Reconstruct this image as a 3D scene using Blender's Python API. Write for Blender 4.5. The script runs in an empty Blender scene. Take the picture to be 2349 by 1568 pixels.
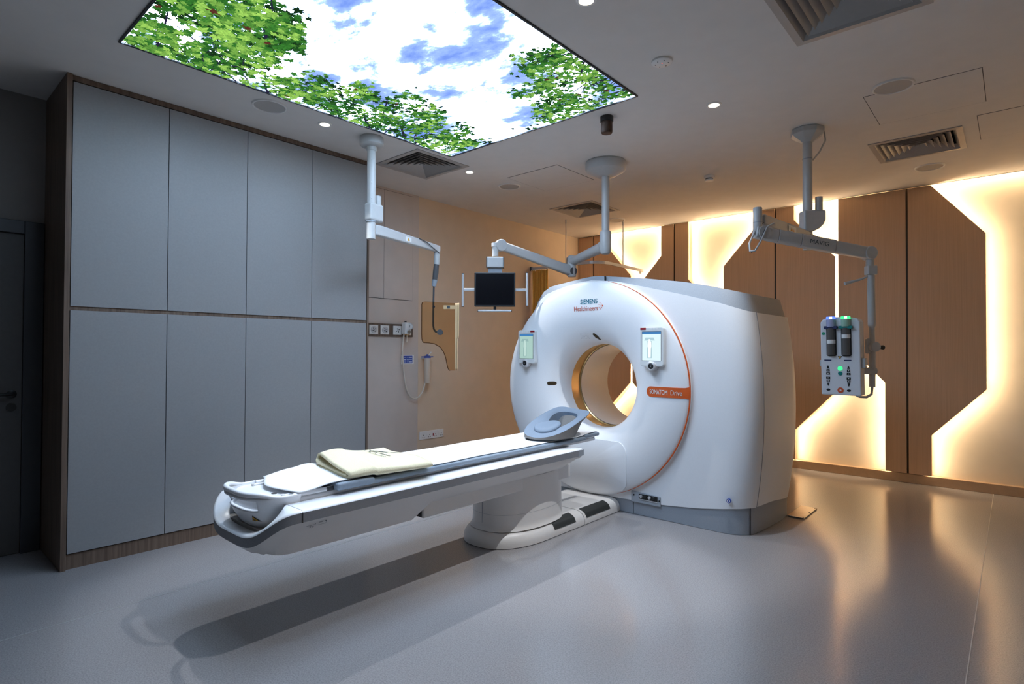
import bpy, bmesh, math, random
from mathutils import Vector, Matrix

# ------------------------------------------------------------------ camera, world, exposure
SC = bpy.context.scene
COL = SC.collection
CAM_H = 1.33
F_PX = 1304.3
YAW, PITCH, ROLL = 0.7239338, 0.0132755, 0.0044611
fw = Vector((-math.sin(YAW) * math.cos(PITCH), math.cos(YAW) * math.cos(PITCH), math.sin(PITCH)))
rt = Vector((math.cos(YAW), math.sin(YAW), 0.0))
up = rt.cross(fw)
r2 = rt * math.cos(ROLL) + up * math.sin(ROLL)
u2 = -rt * math.sin(ROLL) + up * math.cos(ROLL)
cam_d = bpy.data.cameras.new('camera')
cam = bpy.data.objects.new('camera', cam_d)
COL.objects.link(cam)
cam_d.sensor_fit = 'HORIZONTAL'
cam_d.sensor_width = 36.0
cam_d.lens = F_PX / 2349.0 * 36.0
cam_d.clip_start = 0.02
m4 = Matrix((r2, u2, -fw)).transposed().to_4x4()
m4.translation = (0, 0, CAM_H)
cam.matrix_world = m4
SC.camera = cam

world = bpy.data.worlds.new('world')
SC.world = world
world.use_nodes = True
world.node_tree.nodes['Background'].inputs[0].default_value = (0, 0, 0, 1)
world.node_tree.nodes['Background'].inputs[1].default_value = 0.0

vs = SC.view_settings
vs.view_transform = 'Standard'
vs.look = 'None'
vs.gamma = 1.0
vs.use_curve_mapping = False
vs.exposure = 0.18
SC.cycles.use_denoising = True
SC.cycles.max_bounces = 10
SC.cycles.diffuse_bounces = 6
SC.cycles.caustics_reflective = False
SC.cycles.caustics_refractive = False
SC.cycles.sample_clamp_indirect = 6.0

# light levels of the room's own lamps
SKY_WHITE = (0.56, 0.745, 1.0)        # back-lit ceiling print, white cloud
SKY_POW = 60.0
LED_COL = (1.0, 0.74, 0.46)
LED_POW = 105.0                      # edge strips behind the wood panels
COVE_POW = 42.0
SPOT_W = 95.0                       # each recessed downlight
SPOT_COL = (0.93, 0.96, 1.0)

# ------------------------------------------------------------------ room numbers
H = 2.98
XL = -4.84          # wall with the door
XCAB = -4.25        # cupboard fronts
YB = 7.06           # cream back wall
YP = 6.955          # face of the wood panels
XR, YF = 1.75, -1.45
XC = -2.74          # scanner axis
R = random.Random(11)


# ------------------------------------------------------------------ materials
def nodes(name):
    m = bpy.data.materials.new(name)
    m.use_nodes = True
    return m, m.node_tree, m.node_tree.nodes['Principled BSDF']


def mat(name, col, rough=0.5, metal=0.0, var=0.0, scale=40.0, bump=0.0, spec=0.5, coat=0.0):
    m, nt, b = nodes(name)
    b.inputs['Base Color'].default_value = (*col, 1)
    b.inputs['Roughness'].default_value = rough
    b.inputs['Metallic'].default_value = metal
    b.inputs['Specular IOR Level'].default_value = spec
    b.inputs['Coat Weight'].default_value = coat
    tc = nt.nodes.new('ShaderNodeTexCoord')
    nz = nt.nodes.new('ShaderNodeTexNoise')
    nz.inputs['Scale'].default_value = scale
    nz.inputs['Detail'].default_value = 3
    nt.links.new(tc.outputs['Object'], nz.inputs['Vector'])
    rmp = nt.nodes.new('ShaderNodeValToRGB')
    v = max(var, 0.01)
    rmp.color_ramp.elements[0].position = 0.3
    rmp.color_ramp.elements[1].position = 0.7
    rmp.color_ramp.elements[0].color = (*[max(0, c * (1 - v)) for c in col], 1)
    rmp.color_ramp.elements[1].color = (*[min(1, c * (1 + v)) for c in col], 1)
    nt.links.new(nz.outputs['Fac'], rmp.inputs['Fac'])
    nt.links.new(rmp.outputs['Color'], b.inputs['Base Color'])
    if bump > 0:
        bp = nt.nodes.new('ShaderNodeBump')
        bp.inputs['Strength'].default_value = bump
        bp.inputs['Distance'].default_value = 0.002
        nt.links.new(nz.outputs['Fac'], bp.inputs['Height'])
        nt.links.new(bp.outputs['Normal'], b.inputs['Normal'])
    return m


def wood(name, dark, light, rough=0.45, sx=60.0, sz=1.2):
    m, nt, b = nodes(name)
    b.inputs['Roughness'].default_value = rough
    b.inputs['Specular IOR Level'].default_value = 0.35
    tc = nt.nodes.new('ShaderNodeTexCoord')
    mp = nt.nodes.new('ShaderNodeMapping')
    mp.inputs['Scale'].default_value = (sx, sx, sz)
    nt.links.new(tc.outputs['Object'], mp.inputs['Vector'])
    n1 = nt.nodes.new('ShaderNodeTexNoise')
    n1.inputs['Scale'].default_value = 1.0
    n1.inputs['Detail'].default_value = 6
    n1.inputs['Roughness'].default_value = 0.65
    nt.links.new(mp.outputs['Vector'], n1.inputs['Vector'])
    r = nt.nodes.new('ShaderNodeValToRGB')
    r.color_ramp.elements[0].position = 0.3
    r.color_ramp.elements[1].position = 0.72
    r.color_ramp.elements[0].color = (*dark, 1)
    r.color_ramp.elements[1].color = (*light, 1)
    nt.links.new(n1.outputs['Fac'], r.inputs['Fac'])
    nt.links.new(r.outputs['Color'], b.inputs['Base Color'])
    bp = nt.nodes.new('ShaderNodeBump')
    bp.inputs['Strength'].default_value = 0.12
    bp.inputs['Distance'].default_value = 0.001
    nt.links.new(n1.outputs['Fac'], bp.inputs['Height'])
    nt.links.new(bp.outputs['Normal'], b.inputs['Normal'])
    return m


def emit(name, col, strength, sampling='AUTO'):
    m = bpy.data.materials.new(name)
    m.use_nodes = True
    nt = m.node_tree
    nt.nodes.clear()
    o = nt.nodes.new('ShaderNodeOutputMaterial')
    e = nt.nodes.new('ShaderNodeEmission')
    e.inputs['Color'].default_value = (*col, 1)
    e.inputs['Strength'].default_value = strength
    nt.links.new(e.outputs[0], o.inputs[0])
    m.cycles.emission_sampling = sampling
    return m


def glassy(name, col, rough=0.05, mix=0.35):
    m = bpy.data.materials.new(name)
    m.use_nodes = True
    nt = m.node_tree
    nt.nodes.clear()
    o = nt.nodes.new('ShaderNodeOutputMaterial')
    t = nt.nodes.new('ShaderNodeBsdfTransparent')
    t.inputs['Color'].default_value = (*col, 1)
    g = nt.nodes.new('ShaderNodeBsdfGlossy')
    g.inputs['Roughness'].default_value = rough
    g.inputs['Color'].default_value = (1, 1, 1, 1)
    fr = nt.nodes.new('ShaderNodeFresnel')
    fr.inputs['IOR'].default_value = 1.49
    mx = nt.nodes.new('ShaderNodeMixShader')
    nt.links.new(fr.outputs[0], mx.inputs[0])
    nt.links.new(t.outputs[0], mx.inputs[1])
    nt.links.new(g.outputs[0], mx.inputs[2])
    nt.links.new(mx.outputs[0], o.inputs[0])
    return m


def floor_mat():
    m, nt, b = nodes('floor_vinyl')
    tc = nt.nodes.new('ShaderNodeTexCoord')
    n1 = nt.nodes.new('ShaderNodeTexNoise')
    n1.inputs['Scale'].default_value = 160
    n1.inputs['Detail'].default_value = 2
    nt.links.new(tc.outputs['Object'], n1.inputs['Vector'])
    r = nt.nodes.new('ShaderNodeValToRGB')
    r.color_ramp.elements[0].position = 0.30
    r.color_ramp.elements[0].color = (0.225, 0.215, 0.218, 1)
    r.color_ramp.elements[1].position = 0.62
    r.color_ramp.elements[1].color = (0.31, 0.295, 0.297, 1)
    nt.links.new(n1.outputs['Fac'], r.inputs['Fac'])
    vo = nt.nodes.new('ShaderNodeTexVoronoi')
    vo.inputs['Scale'].default_value = 130
    nt.links.new(tc.outputs['Object'], vo.inputs['Vector'])
    r2_ = nt.nodes.new('ShaderNodeValToRGB')
    r2_.color_ramp.elements[0].position = 0.07
    r2_.color_ramp.elements[0].color = (0.78, 0.78, 0.78, 1)
    r2_.color_ramp.elements[1].position = 0.16
    r2_.color_ramp.elements[1].color = (1, 1, 1, 1)
    nt.links.new(vo.outputs['Distance'], r2_.inputs['Fac'])
    mx = nt.nodes.new('ShaderNodeMixRGB')
    mx.blend_type = 'MULTIPLY'
    mx.inputs[0].default_value = 1.0
    nt.links.new(r.outputs['Color'], mx.inputs[1])
    nt.links.new(r2_.outputs['Color'], mx.inputs[2])
    nt.links.new(mx.outputs[0], b.inputs['Base Color'])
    b.inputs['Roughness'].default_value = 0.17
    b.inputs['Specular IOR Level'].default_value = 0.75
    n2 = nt.nodes.new('ShaderNodeTexNoise')
    n2.inputs['Scale'].default_value = 1.3
    n2.inputs['Detail'].default_value = 4
    n2.inputs['Roughness'].default_value = 0.45
    nt.links.new(tc.outputs['Object'], n2.inputs['Vector'])
    bp = nt.nodes.new('ShaderNodeBump')
    bp.inputs['Strength'].default_value = 0.25
    bp.inputs['Distance'].default_value = 0.010
    nt.links.new(n2.outputs['Fac'], bp.inputs['Height'])
    nt.links.new(bp.outputs['Normal'], b.inputs['Normal'])
    return m


def sky_mat():
    m = bpy.data.materials.new('backlit_sky_print')
    m.use_nodes = True
    nt = m.node_tree
    nt.nodes.clear()
    o = nt.nodes.new('ShaderNodeOutputMaterial')
    e = nt.nodes.new('ShaderNodeEmission')
    tc = nt.nodes.new('ShaderNodeTexCoord')
    mp = nt.nodes.new('ShaderNodeMapping')
    mp.inputs['Rotation'].default_value = (0, 0, 0.7)
    mp.inputs['Scale'].default_value = (1.35, 2.1, 1)
    mp.inputs['Location'].default_value = (3.1, 1.7, 0)
    nt.links.new(tc.outputs['Object'], mp.inputs['Vector'])
    n1 = nt.nodes.new('ShaderNodeTexNoise')
    n1.inputs['Scale'].default_value = 1.6
    n1.inputs['Detail'].default_value = 9
    n1.inputs['Roughness'].default_value = 0.60
    n1.inputs['Distortion'].default_value = 0.15
    nt.links.new(mp.outputs['Vector'], n1.inputs['Vector'])
    r = nt.nodes.new('ShaderNodeValToRGB')
    cr = r.color_ramp
    cr.elements[0].position = 0.28
    cr.elements[0].color = (0.26, 0.36, 0.78, 1)
    cr.elements[1].position = 0.56
    cr.elements[1].color = (1, 1, 1, 1)
    k = cr.elements.new(0.35)
    k.color = (0.36, 0.46, 0.90, 1)
    k = cr.elements.new(0.42)
    k.color = (0.62, 0.70, 0.98, 1)
    k = cr.elements.new(0.49)
    k.color = (0.86, 0.90, 1.0, 1)
    nt.links.new(n1.outputs['Fac'], r.inputs['Fac'])
    # the white clouds glow more strongly than the blue
    st = nt.nodes.new('ShaderNodeMapRange')
    st.interpolation_type = 'SMOOTHERSTEP'
    st.inputs['From Min'].default_value = 0.42
    st.inputs['From Max'].default_value = 0.79
    st.inputs['To Min'].default_value = 0.95
    st.inputs['To Max'].default_value = SKY_POW
    nt.links.new(n1.outputs['Fac'], st.inputs['Value'])
    tint = nt.nodes.new('ShaderNodeMixRGB')
    tint.blend_type = 'MULTIPLY'
    tint.inputs[0].default_value = 1.0
    tint.inputs[2].default_value = (*SKY_WHITE, 1)
    nt.links.new(r.outputs['Color'], tint.inputs[1])
    nt.links.new(tint.outputs[0], e.inputs['Color'])
    nt.links.new(st.outputs[0], e.inputs['Strength'])
    nt.links.new(e.outputs[0], o.inputs[0])
    return m


def leaf_mat():
    m = bpy.data.materials.new('backlit_leaf_print')
    m.use_nodes = True
    nt = m.node_tree
    nt.nodes.clear()
    o = nt.nodes.new('ShaderNodeOutputMaterial')
    e = nt.nodes.new('ShaderNodeEmission')
    a = nt.nodes.new('ShaderNodeAttribute')
    a.attribute_name = 'leaf'
    e.inputs['Strength'].default_value = 1.0
    nt.links.new(a.outputs['Color'], e.inputs['Color'])
    nt.links.new(e.outputs[0], o.inputs[0])
    m.cycles.emission_sampling = 'NONE'
    return m


M = dict(
    ceiling=mat('ceiling_paint', (0.74, 0.71, 0.68), 0.85, var=0.02, scale=8),
    floor=floor_mat(),
    cream=mat('cream_wall_paint', (0.74, 0.66, 0.53), 0.7, var=0.03, scale=6),
    orange=mat('apricot_wall_paint', (0.66, 0.53, 0.40), 0.75, var=0.03, scale=6),
    beige=mat('beige_wall_laminate', (0.56, 0.49, 0.44), 0.6, var=0.03, scale=7),
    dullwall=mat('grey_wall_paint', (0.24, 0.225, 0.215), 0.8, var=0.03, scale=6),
    laminate=mat('cupboard_laminate', (0.265, 0.262, 0.265), 0.42, var=0.04, scale=90, bump=0.06),
    darkoak=wood('cupboard_oak', (0.085, 0.055, 0.040), (0.21, 0.145, 0.105), 0.5, 55, 1.5),
    panelwood=wood('wall_panel_wood', (0.61, 0.405, 0.26), (0.71, 0.485, 0.32), 0.42, 130, 2.0),
    groove=mat('dark_bronze_groove', (0.055, 0.035, 0.015), 0.4, 0.3),
    skirting=mat('tan_skirting_vinyl', (0.52, 0.36, 0.23), 0.35, var=0.04),
    white=mat('scanner_white', (0.80, 0.81, 0.83), 0.36, var=0.012, scale=120),
    white2=mat('table_white', (0.76, 0.74, 0.72), 0.34, var=0.012, scale=120),
    grey=mat('scanner_grey', (0.30, 0.33, 0.37), 0.45, var=0.05, scale=160),
    bandgrey=mat('table_band_grey', (0.235, 0.24, 0.26), 0.42, var=0.05, scale=160),
    seam=mat('dark_seam', (0.03, 0.03, 0.035), 0.6),
    black=mat('black_plastic', (0.012, 0.012, 0.013), 0.35),
    rubber=mat('black_rubber', (0.022, 0.024, 0.022), 0.6, var=0.2, scale=300, bump=0.2),
    orangeplastic=mat('orange_trim', (0.66, 0.11, 0.018), 0.4),
    armwhite=mat('arm_enamel', (0.50, 0.50, 0.495), 0.32, var=0.02),
    armgrey=mat('arm_grey', (0.075, 0.075, 0.08), 0.45),
    metal=mat('brushed_metal', (0.62, 0.60, 0.57), 0.25, 1.0, var=0.05, scale=200),
    chrome=mat('polished_metal', (0.75, 0.74, 0.72), 0.12, 1.0),
    alu=mat('aluminium', (0.55, 0.55, 0.56), 0.35, 0.15),
    vent=mat('vent_enamel', (0.42, 0.40, 0.385), 0.38, var=0.02),
    ventdark=mat('vent_cavity', (0.010, 0.010, 0.012), 0.9),
    plate=mat('white_switch_plastic', (0.80, 0.79, 0.77), 0.35),
    darkframe=mat('dark_grey_door_frame', (0.035, 0.038, 0.045), 0.4),
    doorleaf=mat('grey_door_laminate', (0.085, 0.08, 0.078), 0.5, var=0.05),
    sheet=mat('white_linen', (0.84, 0.85, 0.87), 0.9, var=0.02, scale=30, bump=0.25),
    mattress=mat('blue_grey_vinyl', (0.20, 0.25, 0.31), 0.5, var=0.05, scale=60),
    foam=mat('blue_grey_foam', (0.165, 0.215, 0.285), 0.75, var=0.06, scale=300, bump=0.2),
    foamside=mat('grey_foam_side', (0.16, 0.155, 0.15), 0.7, var=0.1, scale=200),
    towel=mat('cream_towel', (0.74, 0.67, 0.46), 0.95, var=0.10, scale=260, bump=0.9),
    ink=mat('dark_print', (0.05, 0.065, 0.075), 0.7),
    teal=mat('teal_print', (0.0, 0.17, 0.25), 0.5),
    redorange=mat('orange_red_print', (0.60, 0.10, 0.04), 0.5),
    whiteprint=mat('white_print', (0.85, 0.82, 0.78), 0.5),
    yellow=mat('warning_yellow', (0.72, 0.36, 0.03), 0.5),
    red=mat('red_button', (0.65, 0.10, 0.03), 0.4),
    darkred=mat('dark_red_lens', (0.30, 0.012, 0.02), 0.3),
    green=mat('green_button', (0.02, 0.30, 0.17), 0.4),
    tealgreen=mat('teal_button', (0.0, 0.20, 0.19), 0.4),
    navy=mat('navy_plastic', (0.012, 0.02, 0.09), 0.4),
    bluep=mat('blue_print', (0.03, 0.07, 0.34), 0.45),
    curtain=mat('mustard_curtain', (0.80, 0.45, 0.09), 0.85, var=0.12, scale=120, bump=0.3),
    bronze=mat('brown_metal', (0.060, 0.030, 0.018), 0.4, 0.5, var=0.3, scale=60),
    gold=mat('amber_film', (0.66, 0.42, 0.17), 0.18, 0.5),
    boretube=mat('bore_white', (0.84, 0.80, 0.74), 0.32),
    hose=mat('clear_hose', (0.62, 0.55, 0.47), 0.3),
    amber=glassy('amber_acrylic', (0.96, 0.84, 0.68), 0.08),
    acredge=mat('acrylic_edge', (0.13, 0.045, 0.012), 0.2),
    acrbend=mat('acrylic_bend', (0.80, 0.56, 0.32), 0.12),
    clear=mat('clear_plastic', (0.66, 0.55, 0.45), 0.15),
    syringe=mat('syringe_grey', (0.105, 0.095, 0.09), 0.2),
    screenoff=mat('black_screen', (0.004, 0.004, 0.006), 0.18),
    speaker=mat('speaker_mesh', (0.46, 0.44, 0.42), 0.7, var=0.1, scale=900, bump=0.3),
    sky=sky_mat(),
    leaf=leaf_mat(),
    led=emit('warm_led', LED_COL, LED_POW),
    cove=emit('warm_cove_led', LED_COL, COVE_POW),
    lamp=emit('downlight_lamp', (1.0, 0.88, 0.66), 14.0, 'NONE'),
    scr1=emit('screen_bright', (0.72, 0.90, 0.98), 0.95, 'NONE'),
    scr2=emit('screen_green', (0.48, 0.72, 0.66), 0.75, 'NONE'),
    scrhead=emit('screen_header', (0.06, 0.22, 0.50), 0.9, 'NONE'),
    scrfig=emit('screen_figure', (0.95, 1.0, 1.0), 1.05, 'NONE'),
    scrfig2=emit('screen_figure_green', (0.60, 0.82, 0.76), 0.8, 'NONE'),
    scrshade=emit('screen_shade', (0.50, 0.72, 0.80), 0.8, 'NONE'),
    scrshade2=emit('screen_shade_green', (0.38, 0.60, 0.58), 0.7, 'NONE'),
    ledblue=emit('blue_light', (0.10, 0.20, 1.0), 1.6, 'NONE'),
    ledgreen=emit('green_light', (0.06, 0.85, 0.28), 1.2, 'NONE'),
    ledwhite=emit('white_light', (0.9, 1.0, 1.0), 2.0, 'NONE'),
    ledred=emit('red_light', (1.0, 0.08, 0.05), 1.5, 'NONE'),
)

# ------------------------------------------------------------------ builders
OFF = {}


def props(o, label=None, cat=None, group=None, kind=None):
    if label:
        o['label'] = label
    if cat:
        o['category'] = cat
    if group:
        o['group'] = group
    if kind:
        o['kind'] = kind
    return o


def thing(name, label, cat, loc=(0, 0, 0), group=None):
    o = bpy.data.objects.new(name, None)
    o.empty_display_size = 0.1
    COL.objects.link(o)
    o.location = loc
    OFF[o.name] = Vector(loc)
    return props(o, label, cat, group)


class MB:
    def __init__(s):
        s.v, s.f = [], []

    def add(s, vs, fs):
        n = len(s.v)
        s.v += [tuple(v) for v in vs]
        s.f += [tuple(i + n for i in f) for f in fs]
        return s

    def box(s, x0, x1, y0, y1, z0, z1):
        return s.add([(x0, y0, z0), (x1, y0, z0), (x1, y1, z0), (x0, y1, z0), (x0, y0, z1), (x1, y0, z1), (x1, y1, z1), (x0, y1, z1)],
                     [(0, 3, 2, 1), (4, 5, 6, 7), (0, 1, 5, 4), (1, 2, 6, 5), (2, 3, 7, 6), (3, 0, 4, 7)])

    def obox(s, c, ax, ay, az):
        """box centred at c with half-axis vectors"""
        c, ax, ay, az = Vector(c), Vector(ax), Vector(ay), Vector(az)
        vs = []
        for k in (-1, 1):
            for (i, j) in ((-1, -1), (1, -1), (1, 1), (-1, 1)):
                vs.append(c + ax * i + ay * j + az * k)
        return s.add(vs, [(0, 3, 2, 1), (4, 5, 6, 7), (0, 1, 5, 4), (1, 2, 6, 5), (2, 3, 7, 6), (3, 0, 4, 7)])

    def prism(s, poly, d):
        """closed 3d polygon extruded by vector d"""
        n = len(poly)
        d = Vector(d)
        p = [Vector(q) for q in poly]
        vs = p + [q + d for q in p]
        fs = [tuple(range(n))[::-1], tuple(range(n, 2 * n))]
        fs += [(i, (i + 1) % n, n + (i + 1) % n, n + i) for i in range(n)]
        return s.add(vs, fs)

    def tube(s, path, r, n=14, cap=True):
        path = [Vector(p) for p in path]
        m = len(path)
        rs = r if isinstance(r, (list, tuple)) else [r] * m
        t0 = (path[1] - path[0]).normalized()
        a = Vector((0, 0, 1)) if abs(t0.z) < 0.9 else Vector((1, 0, 0))
        nrm = (a - t0 * a.dot(t0)).normalized()
        vs = []
        for i in range(m):
            if i == 0:
                t = (path[1] - path[0]).normalized()
            elif i == m - 1:
                t = (path[-1] - path[-2]).normalized()
            else:
                t = ((path[i + 1] - path[i]).normalized() + (path[i] - path[i - 1]).normalized())
                t = t.normalized() if t.length > 1e-6 else (path[i + 1] - path[i]).normalized()
            nrm = (nrm - t * nrm.dot(t))
            nrm = nrm.normalized() if nrm.length > 1e-6 else t.orthogonal().normalized()
            bn = t.cross(nrm)
            for k in range(n):
                an = 2 * math.pi * k / n
                vs.append(path[i] + (nrm * math.cos(an) + bn * math.sin(an)) * rs[i])
        fs = []
        for i in range(m - 1):
            for k in range(n):
                fs.append((i * n + k, i * n + (k + 1) % n, (i + 1) * n + (k + 1) % n, (i + 1) * n + k))
        if cap:
            fs.append(tuple(range(n))[::-1])
            fs.append(tuple((m - 1) * n + k for k in range(n)))
        return s.add(vs, fs)

    def lathe(s, prof, c=(0, 0, 0), axis='z', n=32, cap=True, a0=0.0, a1=2 * math.pi):
        """profile of (radius, height) turned about an axis through c"""
        c = Vector(c)
        full = abs(a1 - a0 - 2 * math.pi) < 1e-6
        cnt = n if full else n + 1
        vs = []
        for (r, h) in prof:
            for k in range(cnt):
                a = a0 + (a1 - a0) * k / n
                x, y = r * math.cos(a), r * math.sin(a)
                if axis == 'z':
                    vs.append(c + Vector((x, y, h)))
                elif axis == 'y':
                    vs.append(c + Vector((x, h, y)))
                else:
                    vs.append(c + Vector((h, x, y)))
        fs = []
        for i in range(len(prof) - 1):
            for k in range(n):
                k2 = (k + 1) % cnt
                fs.append((i * cnt + k, i * cnt + k2, (i + 1) * cnt + k2, (i + 1) * cnt + k))
        if cap and full:
            if prof[0][0] > 1e-5:
                fs.append(tuple(range(cnt))[::-1])
            if prof[-1][0] > 1e-5:
                fs.append(tuple((len(prof) - 1) * cnt + k for k in range(cnt)))
        return s.add(vs, fs)

    def grid(s, fn, nu, nv, closed_u=False):
        vs, fs = [], []
        cu = nu if closed_u else nu + 1
        for j in range(nv + 1):
            for i in range(cu):
                vs.append(fn(i / nu, j / nv))
        for j in range(nv):
            for i in range(nu):
                i2 = (i + 1) % cu
                fs.append((j * cu + i, j * cu + i2, (j + 1) * cu + i2, (j + 1) * cu + i))
        return s.add(vs, fs)

    def build(s, name, m, parent=None, smooth=None, bevel=0.0, seg=2, solid=0.0, label=None, cat=None, group=None, kind=None, recalc=True, sub=0):
        off = OFF[parent.name] if parent is not None else Vector((0, 0, 0))
        me = bpy.data.meshes.new(name)
        me.from_pydata([tuple(Vector(v) - off) for v in s.v], [], s.f)
        bm = bmesh.new()
        bm.from_mesh(me)
        bmesh.ops.remove_doubles(bm, verts=bm.verts, dist=1e-6)
        if recalc:
            bmesh.ops.recalc_face_normals(bm, faces=bm.faces)
        bm.to_mesh(me)
        bm.free()
        me.materials.append(M[m] if isinstance(m, str) else m)
        o = bpy.data.objects.new(name, me)
        COL.objects.link(o)
        if parent is not None:
            o.parent = parent
        OFF[o.name] = off
        if smooth is not None:
            me.shade_smooth()
            me.set_sharp_from_angle(angle=math.radians(smooth))
        if solid:
            md = o.modifiers.new('solid', 'SOLIDIFY')
            md.thickness = solid
            md.offset = 0
        if bevel:
            md = o.modifiers.new('bevel', 'BEVEL')
            md.width = bevel
            md.segments = seg
            md.limit_method = 'ANGLE'
            md.angle_limit = math.radians(40)
            md.harden_normals = False
        if sub:
            md = o.modifiers.new('sub', 'SUBSURF')
            md.levels = sub
            md.render_levels = sub
        return props(o, label, cat, group, kind)


def copy_tree(o, loc=None, label=None, parent=None):
    c = o.copy()
    COL.objects.link(c)
    OFF[c.name] = Vector(loc) if loc is not None else OFF.get(o.name, Vector((0, 0, 0)))
    if parent is not None:
        c.parent = parent
    if loc is not None:
        c.location = loc
    if label:
        c['label'] = label
    for ch in list(o.children):
        copy_tree(ch, parent=c)
    return c


def text_mesh(body, size, bold=0.0, align='LEFT', spacing=1.0):
    cu = bpy.data.curves.new('txt', 'FONT')
    cu.body = body
    cu.size = size
    cu.offset = bold
    cu.align_x = align
    cu.space_character = spacing
    cu.resolution_u = 3
    ob = bpy.data.objects.new('txt', cu)
    COL.objects.link(ob)
    dg = bpy.context.evaluated_depsgraph_get()
    dg.update()
    me = bpy.data.meshes.new_from_object(ob.evaluated_get(dg))
    vs = [tuple(v.co) for v in me.vertices]
    fs = [tuple(p.vertices) for p in me.polygons]
    bpy.data.objects.remove(ob)
    bpy.data.curves.remove(cu)
    bpy.data.meshes.remove(me)
    return vs, fs


def text_to(mb, body, size, fn, bold=0.0, align='LEFT', spacing=1.0, width=None):
    vs, fs = text_mesh(body, size, 0.0, align, spacing)
    k = 1.0
    if width:
        w = max(v[0] for v in vs) - min(v[0] for v in vs)
        k = width / w
    mb.add([fn(v[0] * k, v[1]) for v in vs], fs)
    if bold > 0:      # a second, slightly shifted impression makes the strokes heavier
        for sx, sy in ((bold, 0), (-bold, 0), (0, bold)):
            mb.add([fn(v[0] * k + sx, v[1] + sy) for v in vs], fs)


def rrect(x0, x1, z0, z1, r, n=5):
    pts = []
    for (cx, cz, a) in ((x1 - r, z1 - r, 0), (x0 + r, z1 - r, 90), (x0 + r, z0 + r, 180), (x1 - r, z0 + r, 270)):
        for i in range(n + 1):
            t = math.radians(a + 90 * i / n)
            pts.append((cx + r * math.cos(t), cz + r * math.sin(t)))
    return pts


def interp(tab, x):
    if x <= tab[0][0]:
        return tab[0][1]
    for (a, b), (c, d) in zip(tab, tab[1:]):
        if x <= c:
            return b + (d - b) * (x - a) / (c - a)
    return tab[-1][1]


def smoothstep(a, b, x):
    t = max(0.0, min(1.0, (x - a) / (b - a)))
    return t * t * (3 - 2 * t)


# ================================================================== STRUCTURE
VENTS = [(-3.97, 3.265), (-3.78, 5.56), (-0.575, 5.565), (-0.575, 3.01)]
VH = 0.262   # half opening
SKY = (-3.605, -1.82, 0.868, 3.281)

MB().box(XL - 0.1, XR + 0.1, YF - 0.1, YB + 0.1, -0.08, 0.0).build('floor', 'floor', label='grey speckled glossy vinyl floor', cat='floor', kind='structure')
# welded seams of the vinyl
fl = bpy.data.objects['floor']
MB().box(-0.157, -0.153, YF, 6.98, 0.0, 0.0012).build('weld_seam', mat('weld_seam_vinyl', (0.50, 0.48, 0.45), 0.3), fl)
MB().box(-3.452, -3.448, YF, 4.1, 0.0, 0.0012).build('weld_seam', mat('weld_seam_vinyl_grey', (0.34, 0.34, 0.34), 0.3), fl)

# ceiling with real openings for the air vents
xs = sorted({XL - 0.1, XR + 0.1, *[v[0] - VH for v in VENTS], *[v[0] + VH for v in VENTS], SKY[0] + 0.02, SKY[1] - 0.02})
ys = sorted({YF - 0.1, YP, *[v[1] - VH for v in VENTS], *[v[1] + VH for v in VENTS], SKY[2] + 0.02, SKY[3] - 0.02})
cb = MB()
for a, b in zip(xs, xs[1:]):
    for c, d in zip(ys, ys[1:]):
        mx, my = (a + b) / 2, (c + d) / 2
        hole = any(abs(mx - v[0]) < VH and abs(my - v[1]) < VH for v in VENTS)
        hole = hole or (SKY[0] + 0.02 < mx < SKY[1] - 0.02 and SKY[2] + 0.02 < my < SKY[3] - 0.02)
        if not hole:
            cb.add([(a, c, H), (b, c, H), (b, d, H), (a, d, H)], [(0, 3, 2, 1)])
ceil = cb.build('ceiling', 'ceiling', label='plain off-white plaster ceiling', cat='ceiling', kind='structure', recalc=False)
MB().box(XL - 0.1, XR + 0.1, YF - 0.1, YB + 0.1, 3.16, 3.22).build('ceiling_slab', 'ceiling', ceil)
MB().box(XL - 0.1, XR + 0.1, YP - 0.02, YP, H, 3.16).build('cove_fascia', 'ceiling', ceil)
# warm strip hidden in the ceiling slot above the cream wall
MB().box(-4.5, XR - 0.1, YP + 0.004, YP + 0.016, 3.03, 3.042).build('cove_led_strip', 'cove', ceil, label='warm light strip in the ceiling slot')

MB().box(XL - 0.1, XR + 0.1, YB, YB + 0.1, 0, 3.16).build('wall_back', 'cream', label='cream back wall glowing warm around the wood panels', cat='wall', kind='structure')
wl = MB().box(XL - 0.1, XL, YF, 3.915, 0, 3.16).build('wall_left', 'dullwall', label='shaded grey wall around the dark door', cat='wall', kind='structure')
MB().box(XL - 0.1, XL + 0.004, 3.915, YB, 0, 3.16).build('wall_corner', 'orange', wl, label='apricot painted stretch beyond the cupboards')
MB().box(XL + 0.001, XL + 0.03, 2.905, 3.915, 0, H).build('wall_lining', 'beige', wl, label='beige lining beside the cupboards')
MB().box(XR, XR + 0.1, YF, YB, 0, 3.16).build('wall_right', 'cream', label='cream side wall outside the view', cat='wall', kind='structure')
MB().box(XL, XR, YF - 0.1, YF, 0, 3.16).build('wall_front', 'dullwall', label='grey wall behind the viewpoint', cat='wall', kind='structure')
MB().box(-4.8, XR, 6.985, YB, 0, 0.092).build('baseboard_back', 'skirting', bevel=0.004, label='tan skirting along the foot of the back wall', cat='skirting', kind='structure')
MB().box(XL + 0.004, XL + 0.016, 3.92, 6.98, 0, 0.092).build('baseboard_left', 'skirting', label='tan skirting along the apricot wall', cat='skirting', kind='structure')

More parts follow.
